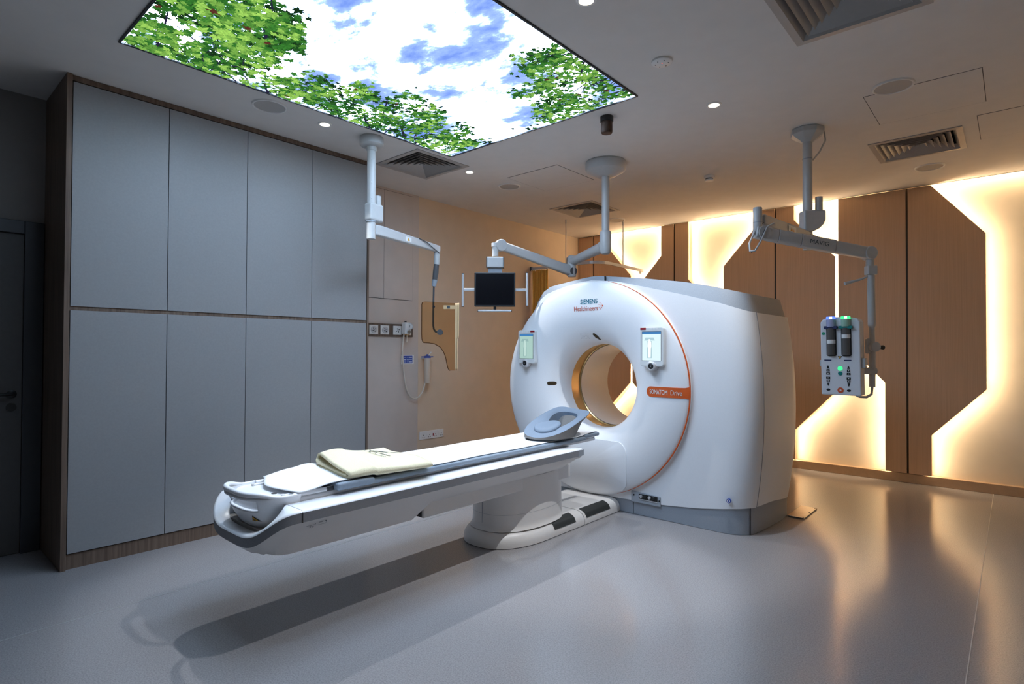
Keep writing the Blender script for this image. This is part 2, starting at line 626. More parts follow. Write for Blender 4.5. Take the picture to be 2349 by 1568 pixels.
# door on the far left
d = thing('door_1', 'grey door in a dark frame left of the cupboards', 'door', (XL, 0.2, 0))
d['kind'] = 'structure'
MB().box(XL, XL + 0.035, 0.662, 0.762, 0, 2.15).build('frame_post', 'darkframe', d, bevel=0.004)
MB().box(XL, XL + 0.035, -0.395, -0.295, 0, 2.15).build('frame_post', 'darkframe', d, bevel=0.004)
MB().box(XL, XL + 0.035, -0.295, 0.662, 2.065, 2.15).build('frame_head', 'darkframe', d, bevel=0.004)
lf = MB().box(XL, XL + 0.012, -0.293, 0.660, 0.006, 2.063).build('door_leaf', 'doorleaf', d)
MB().lathe([(0.0, 0.0), (0.026, 0.0), (0.026, 0.01), (0.022, 0.012), (0, 0.012)], (XL + 0.012, 0.61, 1.03), 'x', 20).build('rose', 'black', lf, 40)
MB().tube([(XL + 0.02, 0.61, 1.03), (XL + 0.055, 0.61, 1.03), (XL + 0.06, 0.595, 1.03), (XL + 0.06, 0.48, 1.03)], 0.009, 12).build('lever_handle', 'black', lf, 40)
MB().lathe([(0.0, 0.0), (0.026, 0.0), (0.026, 0.008), (0, 0.009)], (XL + 0.012, 0.61, 0.945), 'x', 20).build('lock_rose', 'black', lf, 40)

# ================================================================== CUPBOARD WALL
cbd = thing('storage_cupboard', 'tall built-in cupboard with eight plain grey doors and brown wood trim', 'cupboard', (-4.5, 1.84, 0))
MB().box(-4.838, XCAB + 0.012, 0.765, 0.793, 0, H - 0.002).build('side_panel', 'darkoak', cbd, bevel=0.002)
MB().box(-4.838, XCAB + 0.004, 2.885, 2.903, 0, H - 0.002).build('side_panel', 'darkoak', cbd, bevel=0.002)
MB().box(-4.83, XCAB - 0.02, 0.795, 2.883, 0.09, 2.93).build('carcass', 'seam', cbd)
MB().box(-4.83, XCAB - 0.010, 0.795, 2.883, 0.0, 0.088).build('plinth', 'darkoak', cbd)
MB().box(-4.83, XCAB - 0.008, 0.795, 2.883, 2.945, H - 0.002).build('top_rail', 'darkoak', cbd)
MB().box(-4.83, XCAB - 0.008, 0.795, 2.883, 1.553, 1.582).build('middle_rail', 'darkoak', cbd)
edges = [0.797, 1.320, 1.842, 2.363, 2.882]
for i in range(4):
    MB().box(XCAB - 0.018, XCAB, edges[i] + 0.002, edges[i + 1] - 0.002, 0.094, 1.555).build('door', 'laminate', cbd, bevel=0.0012)
    MB().box(XCAB - 0.018, XCAB, edges[i] + 0.002, edges[i + 1] - 0.002, 1.580, 2.938).build('door', 'laminate', cbd, bevel=0.0012)

# ================================================================== WOOD WALL PANELS (each a thing)
PZ0 = 0.10


def wall_panel(name_label, seam, left, right, closed_left=True):
    """left/right: outline offset lists [(dx, z)...] from top to bottom"""
    t = thing('wall_panel', name_label, 'wall panel', (seam, YB, PZ0), 'wood panels on the back wall')
    for sgn, prof in ((-1, left), (1, right)):
        poly = [(seam + sgn * 0.009, YP, H - 0.001)] + [(seam + sgn * dx, YP, z) for dx, z in prof] + [(seam + sgn * 0.009, YP, PZ0)]
        MB().prism(poly, (0, 0.022, 0)).build('wood_board', 'panelwood', t, bevel=0.0015)
        if sgn == -1 and not closed_left:
            continue
        # light strip following the edge, set back behind the board
        mb = MB()
        for (a, b) in zip(prof, prof[1:]):
            p, q = Vector((seam + sgn * a[0], 0, a[1])), Vector((seam + sgn * b[0], 0, b[1]))
            dd = (q - p).normalized()
            nn = Vector((dd.z, 0, -dd.x))
            if nn.x * sgn < 0:
                nn = -nn
            p, q = p - nn * 0.012, q - nn * 0.012
            y0, y1 = YP + 0.024, YP + 0.036
            mb.add([(p.x, y0, p.z), (q.x, y0, q.z), (q.x, y1, q.z), (p.x, y1, p.z)], [(0, 1, 2, 3)])
        mb.build('led_strip', 'led', t, recalc=False, label='warm light strip along the panel edge')
    MB().box(seam - 0.0095, seam + 0.0095, YP + 0.010, YP + 0.022, PZ0 + 0.03, H - 0.001).build('groove', 'groove', t)
    MB().box(seam - 0.15, seam + 0.15, YP + 0.022, YB, PZ0, H + 0.1).build('batten', 'groove', t)
    return t


N_, W_ = 0.195, 0.615
wall_panel('widest lit wood panel right of the scanner, behind the injector arm', -0.814,
           [(W_, H - 0.001), (W_, 1.488), (N_ - 0.005, 1.006), (N_ - 0.005, PZ0)],
           [(N_, H - 0.001), (W_, 2.448), (W_, 0.974), (N_, 0.502), (N_, PZ0)])
wall_panel('wood panel directly behind the right end of the scanner', -2.075,
           [(0.2, H - 0.001), (0.2, 2.82), (0.605, 2.365), (0.605, 0.89), (0.2, 0.45), (0.2, PZ0)],
           [(0.2, H - 0.001), (0.2, 2.816), (0.618, 2.355), (0.618, 0.887), (0.21, 0.438), (0.21, PZ0)])
wall_panel('wood panel behind the scanner top, narrow near the ceiling', -3.327,
           [(0.185, H - 0.001), (0.185, 2.58), (0.61, 2.107), (0.61, 0.89), (0.19, 0.44), (0.19, PZ0)],
           [(0.192, H - 0.001), (0.192, 2.243), (0.61, 1.78), (0.61, 0.89), (0.19, 0.44), (0.19, PZ0)])
wall_panel('wood panel in the far corner behind the curtain track', -4.575,
           [(0.26, H - 0.001), (0.26, PZ0)],
           [(0.195, H - 0.001), (0.195, 2.84), (0.611, 2.355), (0.611, 0.89), (0.19, 0.44), (0.19, PZ0)], closed_left=False)

# ================================================================== SKY CEILING PANEL
sk = thing('sky_light_panel', 'large back-lit ceiling panel printed with clouds and green leaves', 'ceiling light', ((SKY[0] + SKY[1]) / 2, (SKY[2] + SKY[3]) / 2, H))
x0, x1, y0, y1 = SKY
ZP = 2.978
fr = MB()
fwid = 0.010
fr.box(x0, x0 + fwid, y0, y1, 2.970, 3.02).box(x1 - fwid, x1, y0, y1, 2.970, 3.02)
fr.box(x0 + fwid, x1 - fwid, y0, y0 + fwid, 2.970, 3.02).box(x0 + fwid, x1 - fwid, y1 - fwid, y1, 2.970, 3.02)
fr.build('frame', 'black', sk)
MB().add([(x0 + .008, y0 + .008, ZP), (x1 - .008, y0 + .008, ZP), (x1 - .008, y1 - .008, ZP), (x0 + .008, y1 - .008, ZP)], [(0, 3, 2, 1)]).build('cloud_print', 'sky', sk, recalc=False)
MB().box(x0 + 0.01, x1 - 0.01, y0 + 0.01, y1 - 0.01, ZP + 0.012, ZP + 0.05).build('light_box', 'plate', sk)
CL = [
    [(-3.582, 0.866), (-3.074, 0.867), (-2.774, 0.867), (-2.50, 0.867), (-2.55, 1.197), (-2.662, 1.295), (-2.632, 1.392), (-2.697, 1.462), (-2.817, 1.491), (-2.899, 1.625), (-3.082, 1.528), (-3.247, 1.584), (-3.273, 1.492), (-3.453, 1.548), (-3.601, 1.533), (-3.601, 0.87)],
    [(-3.60, 1.528), (-3.461, 1.579), (-3.272, 1.596), (-3.091, 1.719), (-3.188, 1.892), (-3.023, 2.035), (-3.137, 2.179), (-2.888, 2.287), (-2.888, 2.527), (-2.988, 2.676), (-3.235, 2.833), (-3.02, 2.854), (-2.964, 2.956), (-3.241, 3.063), (-3.091, 3.254), (-3.246, 3.28), (-3.6, 3.28)],
    [(-1.822, 3.278), (-1.822, 2.493), (-1.862, 2.378), (-1.934, 2.432), (-2.076, 2.34), (-2.132, 2.385), (-2.106, 2.506), (-2.175, 2.549), (-2.185, 2.685), (-2.414, 2.722), (-2.506, 2.813), (-2.276, 2.841), (-2.176, 2.848), (-2.411, 2.94), (-2.739, 3.239), (-2.72, 3.278)],
]


def inside(p, poly):
    c = False
    n = len(poly)
    for i in range(n):
        (xa, ya), (xb, yb) = poly[i], poly[i - 1]
        if (ya > p[1]) != (yb > p[1]) and p[0] < (xb - xa) * (p[1] - ya) / (yb - ya) + xa:
            c = not c
    return c


LEAF = [(0, -0.10), (0.16, -0.28), (0.42, -0.34), (0.30, -0.12), (0.62, 0.02), (0.44, 0.14), (0.60, 0.42), (0.26, 0.34), (0.16, 0.56), (0.0, 0.92),
        (-0.16, 0.56), (-0.26, 0.34), (-0.60, 0.42), (-0.44, 0.14), (-0.62, 0.02), (-0.30, -0.12), (-0.42, -0.34), (-0.16, -0.28)]
leaves = []
for ci, (poly, cnt, smin, smax) in enumerate(zip(CL, (1750, 2000, 1350), (0.030, 0.024, 0.022), (0.062, 0.050, 0.044))):
    bx = (min(p[0] for p in poly), max(p[0] for p in poly), min(p[1] for p in poly), max(p[1] for p in poly))
    # twigs gather the leaves into sprays
    hubs = []
    while len(hubs) < (150, 150, 105)[ci]:
        p = (R.uniform(bx[0], bx[1]), R.uniform(bx[2], bx[3]))
        if inside(p, poly):
            hubs.append((p, R.random(), R.uniform(0, 6.28)))
    k = 0
    while k < cnt:
        hb = hubs[R.randrange(len(hubs))]
        p = (hb[0][0] + R.gauss(0, 0.044), hb[0][1] + R.gauss(0, 0.044))
        if not (x0 + 0.02 < p[0] < x1 - 0.02 and y0 + 0.02 < p[1] < y1 - 0.02):
            continue
        if not inside(p, poly) and R.random() < 0.7:
            continue
        k += 1
        leaves.append((p, R.uniform(smin, smax) , hb[2] + R.uniform(-1.4, 1.4), min(1, max(0, hb[1] * 0.70 + R.uniform(-0.35, 0.38))), ci))
leaves.sort(key=lambda q: q[3] + R.uniform(-0.35, 0.35))
lv, lf_, lc = [], [], []
for i, (p, s, a, br, ci) in enumerate(leaves):
    z = ZP - 0.0012 - i * 1.1e-6
    ca, sa = math.cos(a), math.sin(a)
    sq = R.uniform(0.55, 1.0)
    n0 = len(lv)
    lv.append((p[0], p[1], z))
    for (lx, ly) in LEAF:
        lx *= sq
        qx = min(max(p[0] + (lx * ca - ly * sa) * s, x0 + 0.011), x1 - 0.011)
        qy = min(max(p[1] + (lx * sa + ly * ca) * s, y0 + 0.011), y1 - 0.011)
        lv.append((qx, qy, z))
    m = len(LEAF)
    dark, mid, bright = (0.008, 0.028, 0.010), (0.035, 0.18, 0.026), (0.33, 0.61, 0.11)
    if ci == 2:
        bright = (0.28, 0.52, 0.10)
    t = br
    c = [dark[q] + (mid[q] - dark[q]) * t * 2 if t < 0.5 else mid[q] + (bright[q] - mid[q]) * (t - 0.5) * 2 for q in range(3)]
    if R.random() < 0.006:
        c = (0.10, 0.03, 0.02)
    for q in range(m):
        lf_.append((n0, n0 + 1 + (q + 1) % m, n0 + 1 + q))
        w = 0.82 + 0.36 * (q % 5) / 4
        lc.append((c[0] * w, c[1] * w, c[2] * w, 1))
me = bpy.data.meshes.new('leaf_print')
off = OFF[sk.name]
me.from_pydata([tuple(Vector(v) - off) for v in lv], [], lf_)
ca_ = me.color_attributes.new('leaf', 'FLOAT_COLOR', 'CORNER')
buf = []
for c in lc:
    buf += list(c) * 3
ca_.data.foreach_set('color', buf)
me.materials.append(M['leaf'])
lo = bpy.data.objects.new('leaf_print', me)
COL.objects.link(lo)
lo.parent = sk
lo['kind'] = 'stuff'
lo['label'] = 'printed green maple leaves'
bark = emit('backlit_twig_print', (0.018, 0.016, 0.045), 1.0, 'NONE')
tw = MB()
for pts in ([(-3.595, 1.082), (-3.467, 1.011), (-3.298, 0.991), (-3.10, 0.95)], [(-3.594, 1.426), (-3.456, 1.334), (-3.318, 1.2), (-3.2, 1.02)],
            [(-3.0, 1.40), (-2.957, 1.37), (-2.846, 1.306), (-2.685, 1.274), (-2.56, 1.2)], [(-3.59, 2.2), (-3.453, 2.084), (-3.34, 1.92), (-3.339, 1.75)],
            [(-3.578, 2.772), (-3.392, 2.587), (-3.295, 2.362), (-3.1, 2.25)], [(-1.84, 2.98), (-2.0, 2.85), (-2.05, 2.66), (-2.12, 2.5)]):
    for i in range(len(pts) - 1):
        a, b = Vector((*pts[i], 0)), Vector((*pts[i + 1], 0))
        w0 = 0.011 * (1 - i / len(pts))
        w1 = 0.011 * (1 - (i + 1) / len(pts)) + 0.001
        nn = Vector((-(b - a).y, (b - a).x, 0)).normalized()
        zz = Vector((0, 0, ZP - 0.003))
        tw.add([a + nn * w0 + zz, b + nn * w1 + zz, b - nn * w1 + zz, a - nn * w0 + zz], [(0, 3, 2, 1)])
for poly, edge, cnt in ((CL[0], 'x', 16), (CL[1], 'x', 26), (CL[2], 'c', 16)):
    for _ in range(cnt):
        ysp = [p[1] for p in poly]
        if edge == 'x':
            q = Vector((x0 + 0.012, R.uniform(min(ysp), max(ysp)), 0))
            ang = R.uniform(-0.9, 0.9)
        else:
            q = Vector((x1 - 0.012, R.uniform(2.5, 3.26), 0))
            ang = math.pi + R.uniform(-0.9, 0.7)
        w_ = R.uniform(0.003, 0.008)
        for st in range(7):
            d_ = Vector((math.cos(ang), math.sin(ang), 0))
            q2 = q + d_ * 0.075
            if not inside((q2.x, q2.y), poly) or not (y0 + 0.02 < q2.y < y1 - 0.02):
                break
            nn = Vector((-d_.y, d_.x, 0))
            zz = Vector((0, 0, ZP - R.choice((0.0016, 0.0032, 0.0055))))
            tw.add([q + nn * w_ + zz, q2 + nn * w_ * 0.82 + zz, q2 - nn * w_ * 0.82 + zz, q - nn * w_ + zz], [(0, 3, 2, 1)])
            q, w_ = q2, w_ * 0.82
            ang += R.uniform(-0.45, 0.45)
tw.build('twig_print', bark, sk, kind='stuff')

# ================================================================== CEILING FITTINGS


def spot(parent, p, watts):
    ld = bpy.data.lights.new('downlight_beam', 'SPOT')
    ld.energy = watts
    ld.color = SPOT_COL
    ld.spot_size = math.radians(66)
    ld.spot_blend = 0.4
    ld.shadow_soft_size = 0.012
    lo_ = bpy.data.objects.new('downlight_beam', ld)
    COL.objects.link(lo_)
    lo_.parent = parent
    lo_.location = (0, 0, -0.012)
    lo_.rotation_euler = (0, -0.30 if p[0] < -3 else 0.30, 0)     # gimbal lamps aimed at the table
    OFF[lo_.name] = OFF[parent.name]
    return lo_


def downlight(p, label):
    t = thing('downlight', label, 'downlight', p, 'small recessed downlights')
    x, y, z = p
    MB().lathe([(0.034, -0.003), (0.036, -0.006), (0.048, -0.005), (0.05, 0.0)], p, 'z', 28, cap=False).build('trim_ring', 'plate', t, 50)
    MB().lathe([(0.0, -0.004), (0.034, -0.004)], p, 'z', 24, cap=False).build('lamp', 'lamp', t, recalc=True)
    spot(t, p, SPOT_W)
    return t


dl = downlight((-3.79, 2.20, H), 'lit downlight in the ceiling beside the left pole and cupboards')
for p, lb in (((-3.79, 3.68, H), 'lit downlight just right of the corner air vent by the sky panel'),
              ((-1.505, 3.74, H), 'lit downlight in the bare ceiling right of the sky panel'),
              ((-1.505, 2.22, H), 'lit downlight cut by the top edge of the view')):
    c_ = copy_tree(dl, p, lb)
    for ch in c_.children:
        if ch.type == 'LIGHT':
            ch.rotation_euler = (0, -0.30 if p[0] < -3 else 0.30, 0)


def air_vent(p, label):
    t = thing('air_vent', label, 'air vent', p, 'square ceiling air vents')
    x, y, z = p
    s = 0.297

    def ring(mb, a, za, b, zb):
        vs = [(x + i * a, y + j * a, z + za) for i, j in ((-1, -1), (1, -1), (1, 1), (-1, 1))] + [(x + i * b, y + j * b, z + zb) for i, j in ((-1, -1), (1, -1), (1, 1), (-1, 1))]
        mb.add(vs, [(k, (k + 1) % 4, 4 + (k + 1) % 4, 4 + k) for k in range(4)])
    mb = MB()
    ring(mb, s, 0.0, s, -0.006)
    ring(mb, s, -0.006, VH - 0.004, -0.008)
    ring(mb, VH - 0.004, -0.008, VH - 0.03, 0.03)
    mb.build('frame', 'vent', t, recalc=False)
    mb = MB()
    ring(mb, VH - 0.001, 0.0, VH - 0.001, 0.12)
    mb.add([(x - VH, y - VH, z + .12), (x + VH, y - VH, z + .12), (x + VH, y + VH, z + .12), (x - VH, y + VH, z + .12)], [(0, 1, 2, 3)])
    mb.build('cavity', 'ventdark', t, recalc=False)
    for k in range(5):
        o = VH - 0.038 - k * 0.041
        mb = MB()
        ring(mb, o, -0.006, o - 0.044, 0.040)
        mb.build('louvre', 'vent', t, solid=0.0016, recalc=False)
    MB().lathe([(0.0, 0.028), (0.030, 0.0)], (x, y, z), 'z', 4, cap=False, a0=math.pi / 4, a1=math.pi / 4 + 2 * math.pi).build('centre_plate', 'vent', t)
    return t


av = air_vent((*VENTS[0], H), 'square air vent at the far corner of the sky panel by the cupboards')
for p, lb in ((VENTS[1], 'square air vent above the curtain track near the back wall'), (VENTS[2], 'square air vent over the right wall panel near the injector pole'),
              (VENTS[3], 'square air vent cut by the top right edge of the view')):
    copy_tree(av, (*p, H), lb)


def ceil_speaker(p, label):
    t = thing('ceiling_speaker', label, 'speaker', p, 'round ceiling speakers')
    MB().lathe([(0.098, -0.004), (0.102, -0.010), (0.110, -0.009), (0.114, 0.0)], p, 'z', 40, cap=False).build('rim', 'plate', t, 50)
    MB().lathe([(0.0, -0.0035), (0.099, -0.005)], p, 'z', 40, cap=False).build('grille', 'speaker', t)
    return t


sp = ceil_speaker((-3.79, 1.785, H), 'round speaker between the cupboards and the sky panel')
for p, lb in (((-3.82, 4.27, H), 'round speaker left of the monitor arm ceiling mount'), ((-0.558, 4.205, H), 'largest looking round speaker in the right ceiling'),
              ((-0.56, 6.26, H), 'round speaker near the lit wall below the right vent'), ((-3.78, 6.26, H), 'round speaker farthest back beside the curtain rod')):
    copy_tree(sp, p, lb)

t = thing('smoke_detector', 'small white smoke detector with dark slots on the back ceiling', 'detector', (-2.16, 5.256, H))
MB().lathe([(0.05, 0.0), (0.05, -0.022), (0.042, -0.024)], (-2.16, 5.256, H), 'z', 28).build('base', 'plate', t, 40)
MB().lathe([(0.036, -0.024), (0.036, -0.034)], (-2.16, 5.256, H), 'z', 28).build('dark_slot', 'black', t, 40)
MB().lathe([(0.042, -0.034), (0.036, -0.046), (0.0, -0.048)], (-2.16, 5.256, H), 'z', 28).build('cap', 'plate', t, 40)

t = thing('heat_detector', 'flat round white detector with a red light in the ceiling', 'detector', (-1.50, 2.978, H))
MB().lathe([(0.058, 0.0), (0.058, -0.010), (0.05, -0.016), (0.0, -0.018)], (-1.50, 2.978, H), 'z', 36).build('body', 'plate', t, 40)
MB().lathe([(0.0, -0.0195), (0.003, -0.019), (0.003, -0.017)], (-1.495, 2.97, H), 'z', 10).build('indicator_light', 'ledred', t)
for k in range(6):
    a = k * math.pi / 3 + 0.3
    MB().lathe([(0.0, -0.0182), (0.0035, -0.018), (0.0035, -0.014)], (-1.50 + 0.036 * math.cos(a), 2.978 + 0.036 * math.sin(a), H), 'z', 8).build('vent_hole', 'black', t)

t = thing('ceiling_sensor', 'brown barrel-shaped metal sensor hanging beside the sky panel corner', 'sensor', (-2.156, 3.442, H))
c0 = (-2.156, 3.442, H)
MB().lathe([(0.046, 0.0), (0.046, -0.036), (0.040, -0.038)], c0, 'z', 28).build('collar', 'black', t, 40)
MB().lathe([(0.040, -0.036), (0.0405, -0.108), (0.036, -0.118), (0.0, -0.121)], c0, 'z', 28).build('body', 'bronze', t, 40)
for (dx, dz, mm) in ((-0.010, -0.075, 'black'), (0.016, -0.058, 'black'), (-0.011, -0.092, 'whiteprint')):
    ang = math.atan2(-3.442, 2.156) + dx * 20
    MB().lathe([(0.0, 0.0), (0.007, 0.0), (0.007, 0.002), (0, 0.002)], (0, 0, 0), 'x', 12).build('hole', mm, t)
    hobj = t.children[-1]
    hobj.rotation_euler = (0, 0, ang)
    hobj.location = (0.0395 * math.cos(ang), 0.0395 * math.sin(ang), dz)


def hatch(label, xa, xb, ya, yb):
    t = thing('ceiling_hatch', label, 'access hatch', ((xa + xb) / 2, (ya + yb) / 2, H), 'flush ceiling hatches')
    MB().box(xa, xb, ya, yb, H - 0.0012, H).build('shadow_gap', 'seam', t)
    MB().box(xa + 0.004, xb - 0.004, ya + 0.004, yb - 0.004, H - 0.0022, H).build('cover', 'ceiling', t)


hatch('flush hatch between the two right ceiling speakers', -0.73, -0.13, 4.26, 4.86)
hatch('flush hatch right of the right back vent', -0.19, 0.41, 5.11, 5.71)
hatch('flush hatch just left of the monitor arm mount', -3.648, -3.048, 4.045, 4.645)

# ================================================================== SCANNER GANTRY
YD = 4.13        # plane of the flat front of the body
ZCN = 1.015      # bore height
gt = thing('ct_scanner', 'large white ring-shaped scanner with orange trim and grey base', 'scanner', (XC, 4.55, 0))
FACE = [(0.368, 4.36), (0.370, 4.32), (0.377, 4.27), (0.392, 4.22), (0.418, 4.175), (0.455, 4.137), (0.505, 4.105), (0.565, 4.083), (0.635, 4.068), (0.71, 4.061), (0.78, 4.064), (0.84, 4.072), (0.885, 4.084), (0.903, 4.095), (0.912, 4.115), (0.905, 4.165), (0.86, 4.18)]
FTAB = [(r, y) for r, y in FACE if r < 0.912][:14]


def yface(x, z):
    return interp(FTAB, math.hypot(x - XC, z - ZCN))


MB().lathe(FACE, (XC, 0, ZCN), 'y', 128, cap=False).build('front_disc', 'white', gt, 60)
MB().lathe([(0.369, 4.36), (0.377, 4.365), (0.377, 4.505), (0.369, 4.51)], (XC, 0, ZCN), 'y', 96, cap=False).build('amber_ring', 'gold', gt, 50)
MB().lathe([(0.365, 4.51), (0.367, 4.515), (0.367, 4.98), (0.395, 5.03)], (XC, 0, ZCN), 'y', 96, cap=False).build('bore_tube', 'boretube', gt, 50)
MB().lathe([(0.395, 5.03), (0.93, 5.035)], (XC, 0, ZCN), 'y', 96, cap=False).build('rear_disc', 'white', gt, 50)
MB().lathe([(0.364, 4.506), (0.364, 4.511)], (XC, 0, ZCN), 'y', 96, cap=False).build('bore_seam', 'groove', gt)
# thin orange line on the near rim
arc = [(XC + 0.909 * math.cos(a), 4.098, ZCN + 0.909 * math.sin(a)) for a in [math.radians(78 - 150 * k / 60) for k in range(61)]]
MB().tube(arc, [0.0015 + 0.0042 * smoothstep(0, 18, min(k, 60 - k)) for k in range(61)], 8).build('orange_line', 'orangeplastic', gt, 60)

ZT = [(0, 1.932), (0.16, 1.914), (0.27, 1.898), (0.54, 1.832), (0.85, 1.754), (1.13, 1.676), (1.30, 1.615), (1.38, 1.598), (1.6, 1.59)]
ZCAP = [(0, 1.972), (0.10, 1.965), (0.48, 1.915), (0.80, 1.864), (1.09, 1.805), (1.35, 1.742), (1.6, 1.735)]
ZB = [(0, 0.10), (0.64, 0.117), (0.95, 0.146), (1.2, 0.186), (1.3, 0.196), (1.6, 0.17)]


def perimeter():
    """plan outline of the body as (u, v): from front centre clockwise round the near end, the back, the swept far end"""
    pts = [(u, 0.0) for u in (0.0, 0.13, 0.27, 0.41, 0.56, 0.70, 0.85, 1.0, 1.10)]
    for k in range(1, 9):
        a = math.radians(-90 + 78 * k / 8)
        pts.append((1.10 + 0.235 * math.cos(a) ** 0.8, 0.21 - 0.21 * (-math.sin(a)) ** 0.8))
    pts += [(1.345, 0.26), (1.357, 0.40), (1.366, 0.55), (1.368, 0.70), (1.362, 0.80)]
    for k in range(1, 6):
        a = math.radians(90 * k / 5)
        pts.append((1.262 + 0.10 * math.cos(a), 0.80 + 0.10 * math.sin(a)))
    pts += [(u, 0.90) for u in (1.0, 0.75, 0.56, 0.28, 0.0, -0.28, -0.56, -0.75, -1.0)]
    for k in range(0, 6):
        a = math.radians(90 + 90 * k / 5)
        pts.append((-1.10 + 0.10 * math.cos(a), 0.80 + 0.10 * math.sin(a)))
    pts += [(-1.16, 0.68), (-1.02, 0.50), (-0.87, 0.30), (-0.74, 0.12), (-0.66, 0.03), (-0.56, 0.0), (-0.41, 0.0), (-0.27, 0.0), (-0.13, 0.0)]
    return pts


PER = perimeter()


def bulge(u, v, t):
    b = 4 * t * (1 - t)
    k = smoothstep(0.9, 1.3, abs(u)) * b
    return (u + (0.062 * k if u > 0 else -0.062 * k), v - 0.03 * k * (1 - smoothstep(0.05, 0.5, v)))


def body_strip(name, idx, m, zlo, zhi, inset=0.0, bul=True, nt=14, lean=0.0, back=None):
    """vertical strip of cover over consecutive outline points"""
    cu, cv = 0.0, 0.45
    mb = MB()

    def fn(a, t):
        f = a * (len(idx) - 1)
        i = min(int(f), len(idx) - 2)
        k = f - i
        p, q = PER[idx[i] % len(PER)], PER[idx[i + 1] % len(PER)]
        u, v = p[0] + (q[0] - p[0]) * k, p[1] + (q[1] - p[1]) * k
        z = zlo(u, v) + (zhi(u, v) - zlo(u, v)) * t
        if bul:
            u, v = bulge(u, v, t)
        ins = inset + lean * t
        su = 1 if u > 0 else -1
        u2_ = u - su * ins * smoothstep(0.9, 1.3, abs(u))
        v2_ = v + ins * (1 - smoothstep(0.0, 0.45, v)) - ins * smoothstep(0.5, 0.9, v)
        return (XC + u2_, YD + v2_, z)
    mb.grid(fn, (len(idx) - 1) * 2, nt)
    return mb.build(name, m, gt, 45)


far_drop = lambda u: 0.50 * smoothstep(0.45, 1.15, -u)
zt = lambda u, v: interp(ZT, abs(u)) - far_drop(u)
zb = lambda u, v: interp(ZB, abs(u)) - 0.045 * smoothstep(0.35, 0.9, v)
zc = lambda u, v: interp(ZCAP, abs(u)) - far_drop(u)
NP = len(PER)
i056 = 4                        # (0.56, 0)
iseam = 16                      # just round the near corner
near = list(range(i056, iseam + 1))
iback = max(i for i, p in enumerate(PER) if abs(p[1] - 0.9) < 1e-6 and p[0] > 0.55)
rear = list(range(iseam, iback + 1))
ib2 = min(i for i, p in enumerate(PER) if abs(p[1] - 0.9) < 1e-6 and p[0] < -0.55)
il = [i for i, p in enumerate(PER) if abs(p[1]) < 1e-6 and p[0] < -0.55][-1]
body_strip('front_cover', near, 'white', zb, zt)
body_strip('side_cover', rear, 'white', zb, zt, inset=0.0035)
body_strip('far_side_cover', list(range(ib2, il + 1)), 'white', zb, zt)
# crown of the covers above the disc, and the apron under it
body_strip('crown_cover', list(range(il, NP)) + list(range(0, i056 + 1)), 'white', lambda u, v: 1.48, zt, bul=False, nt=4)
body_strip('apron_cover', list(range(il, NP)) + list(range(0, i056 + 1)), 'white', zb, lambda u, v: 0.45, bul=False, nt=3)
body_strip('rear_crown_cover', list(range(iback, ib2 + 1)), 'white', lambda u, v: 1.45, zt, bul=False, nt=4)
# thin dark line where the covers meet
sm_ = []
for k in range(25):
    t_ = k / 24
    bu, bv = bulge(*PER[iseam], t_)
    sm_.append((XC + bu, YD + bv, zb(*PER[iseam]) + (zt(*PER[iseam]) - zb(*PER[iseam])) * t_))
MB().tube(sm_, 0.0028, 8).build('cover_seam', 'bandgrey', gt, 60)
# grey base in three lengths
flo = lambda u, v: 0.002
bt = lambda u, v: zb(u, v) + 0.03
i13 = 3
body_strip('base_panel', list(range(il, NP)) + [0, 1, 2, 3], 'grey', flo, bt, inset=0.008, bul=False, nt=3)
body_strip('base_panel', list(range(3, 15)), 'grey', flo, bt, inset=0.008, bul=False, nt=3)
body_strip('base_panel', list(range(14, il + 1)), 'grey', flo, bt, inset=0.009, bul=False, nt=3)
for (u, v) in (PER[3], PER[14]):
    MB().box(XC + u - 0.0015, XC + u + 0.0015, YD + v + 0.006, YD + v + 0.014, 0.002, zb(u, v) + 0.01).build('base_seam', 'seam', gt)
sh = MB()
sh.add([(XC + p[0] * 0.985, YD + 0.45 + (p[1] - 0.45) * 0.965, 0.001) for p in PER], [tuple(range(NP))])
sh.build('underside', 'seam', gt)
# grey top cap in two lengths with a seam over the disc
zl = lambda u, v: zt(u, v) - 0.02
capn = list(range(1, iback + 1))
body_strip('top_cap', capn, 'grey', zl, zc, inset=0.014, bul=False, nt=3, lean=0.035)
body_strip('top_cap', list(range(iback, NP + 2)), 'grey', zl, zc, inset=0.014, bul=False, nt=3, lean=0.035)
MB().box(XC + 0.127, XC + 0.132, YD + 0.008, YD + 0.03, zt(0.13, 0), zc(0.13, 0) - 0.003).build('cap_seam', 'seam', gt)
lid = MB()
loop = []
for (u, v) in PER:
    su = 1 if u > 0 else -1
    ins = 0.050
    loop.append((XC + u - su * ins * smoothstep(0.9, 1.3, abs(u)), YD + v + ins * (1 - smoothstep(0.0, 0.45, v)) - ins * smoothstep(0.5, 0.9, v), zc(u, v)))
lid.add(loop, [tuple(range(NP))])
lid_o = lid.build('top_lid', 'grey', gt)
bm = bmesh.new()
bm.from_mesh(lid_o.data)
bmesh.ops.triangulate(bm, faces=bm.faces, quad_method='BEAUTY', ngon_method='BEAUTY')
bm.to_mesh(lid_o.data)
bm.free()

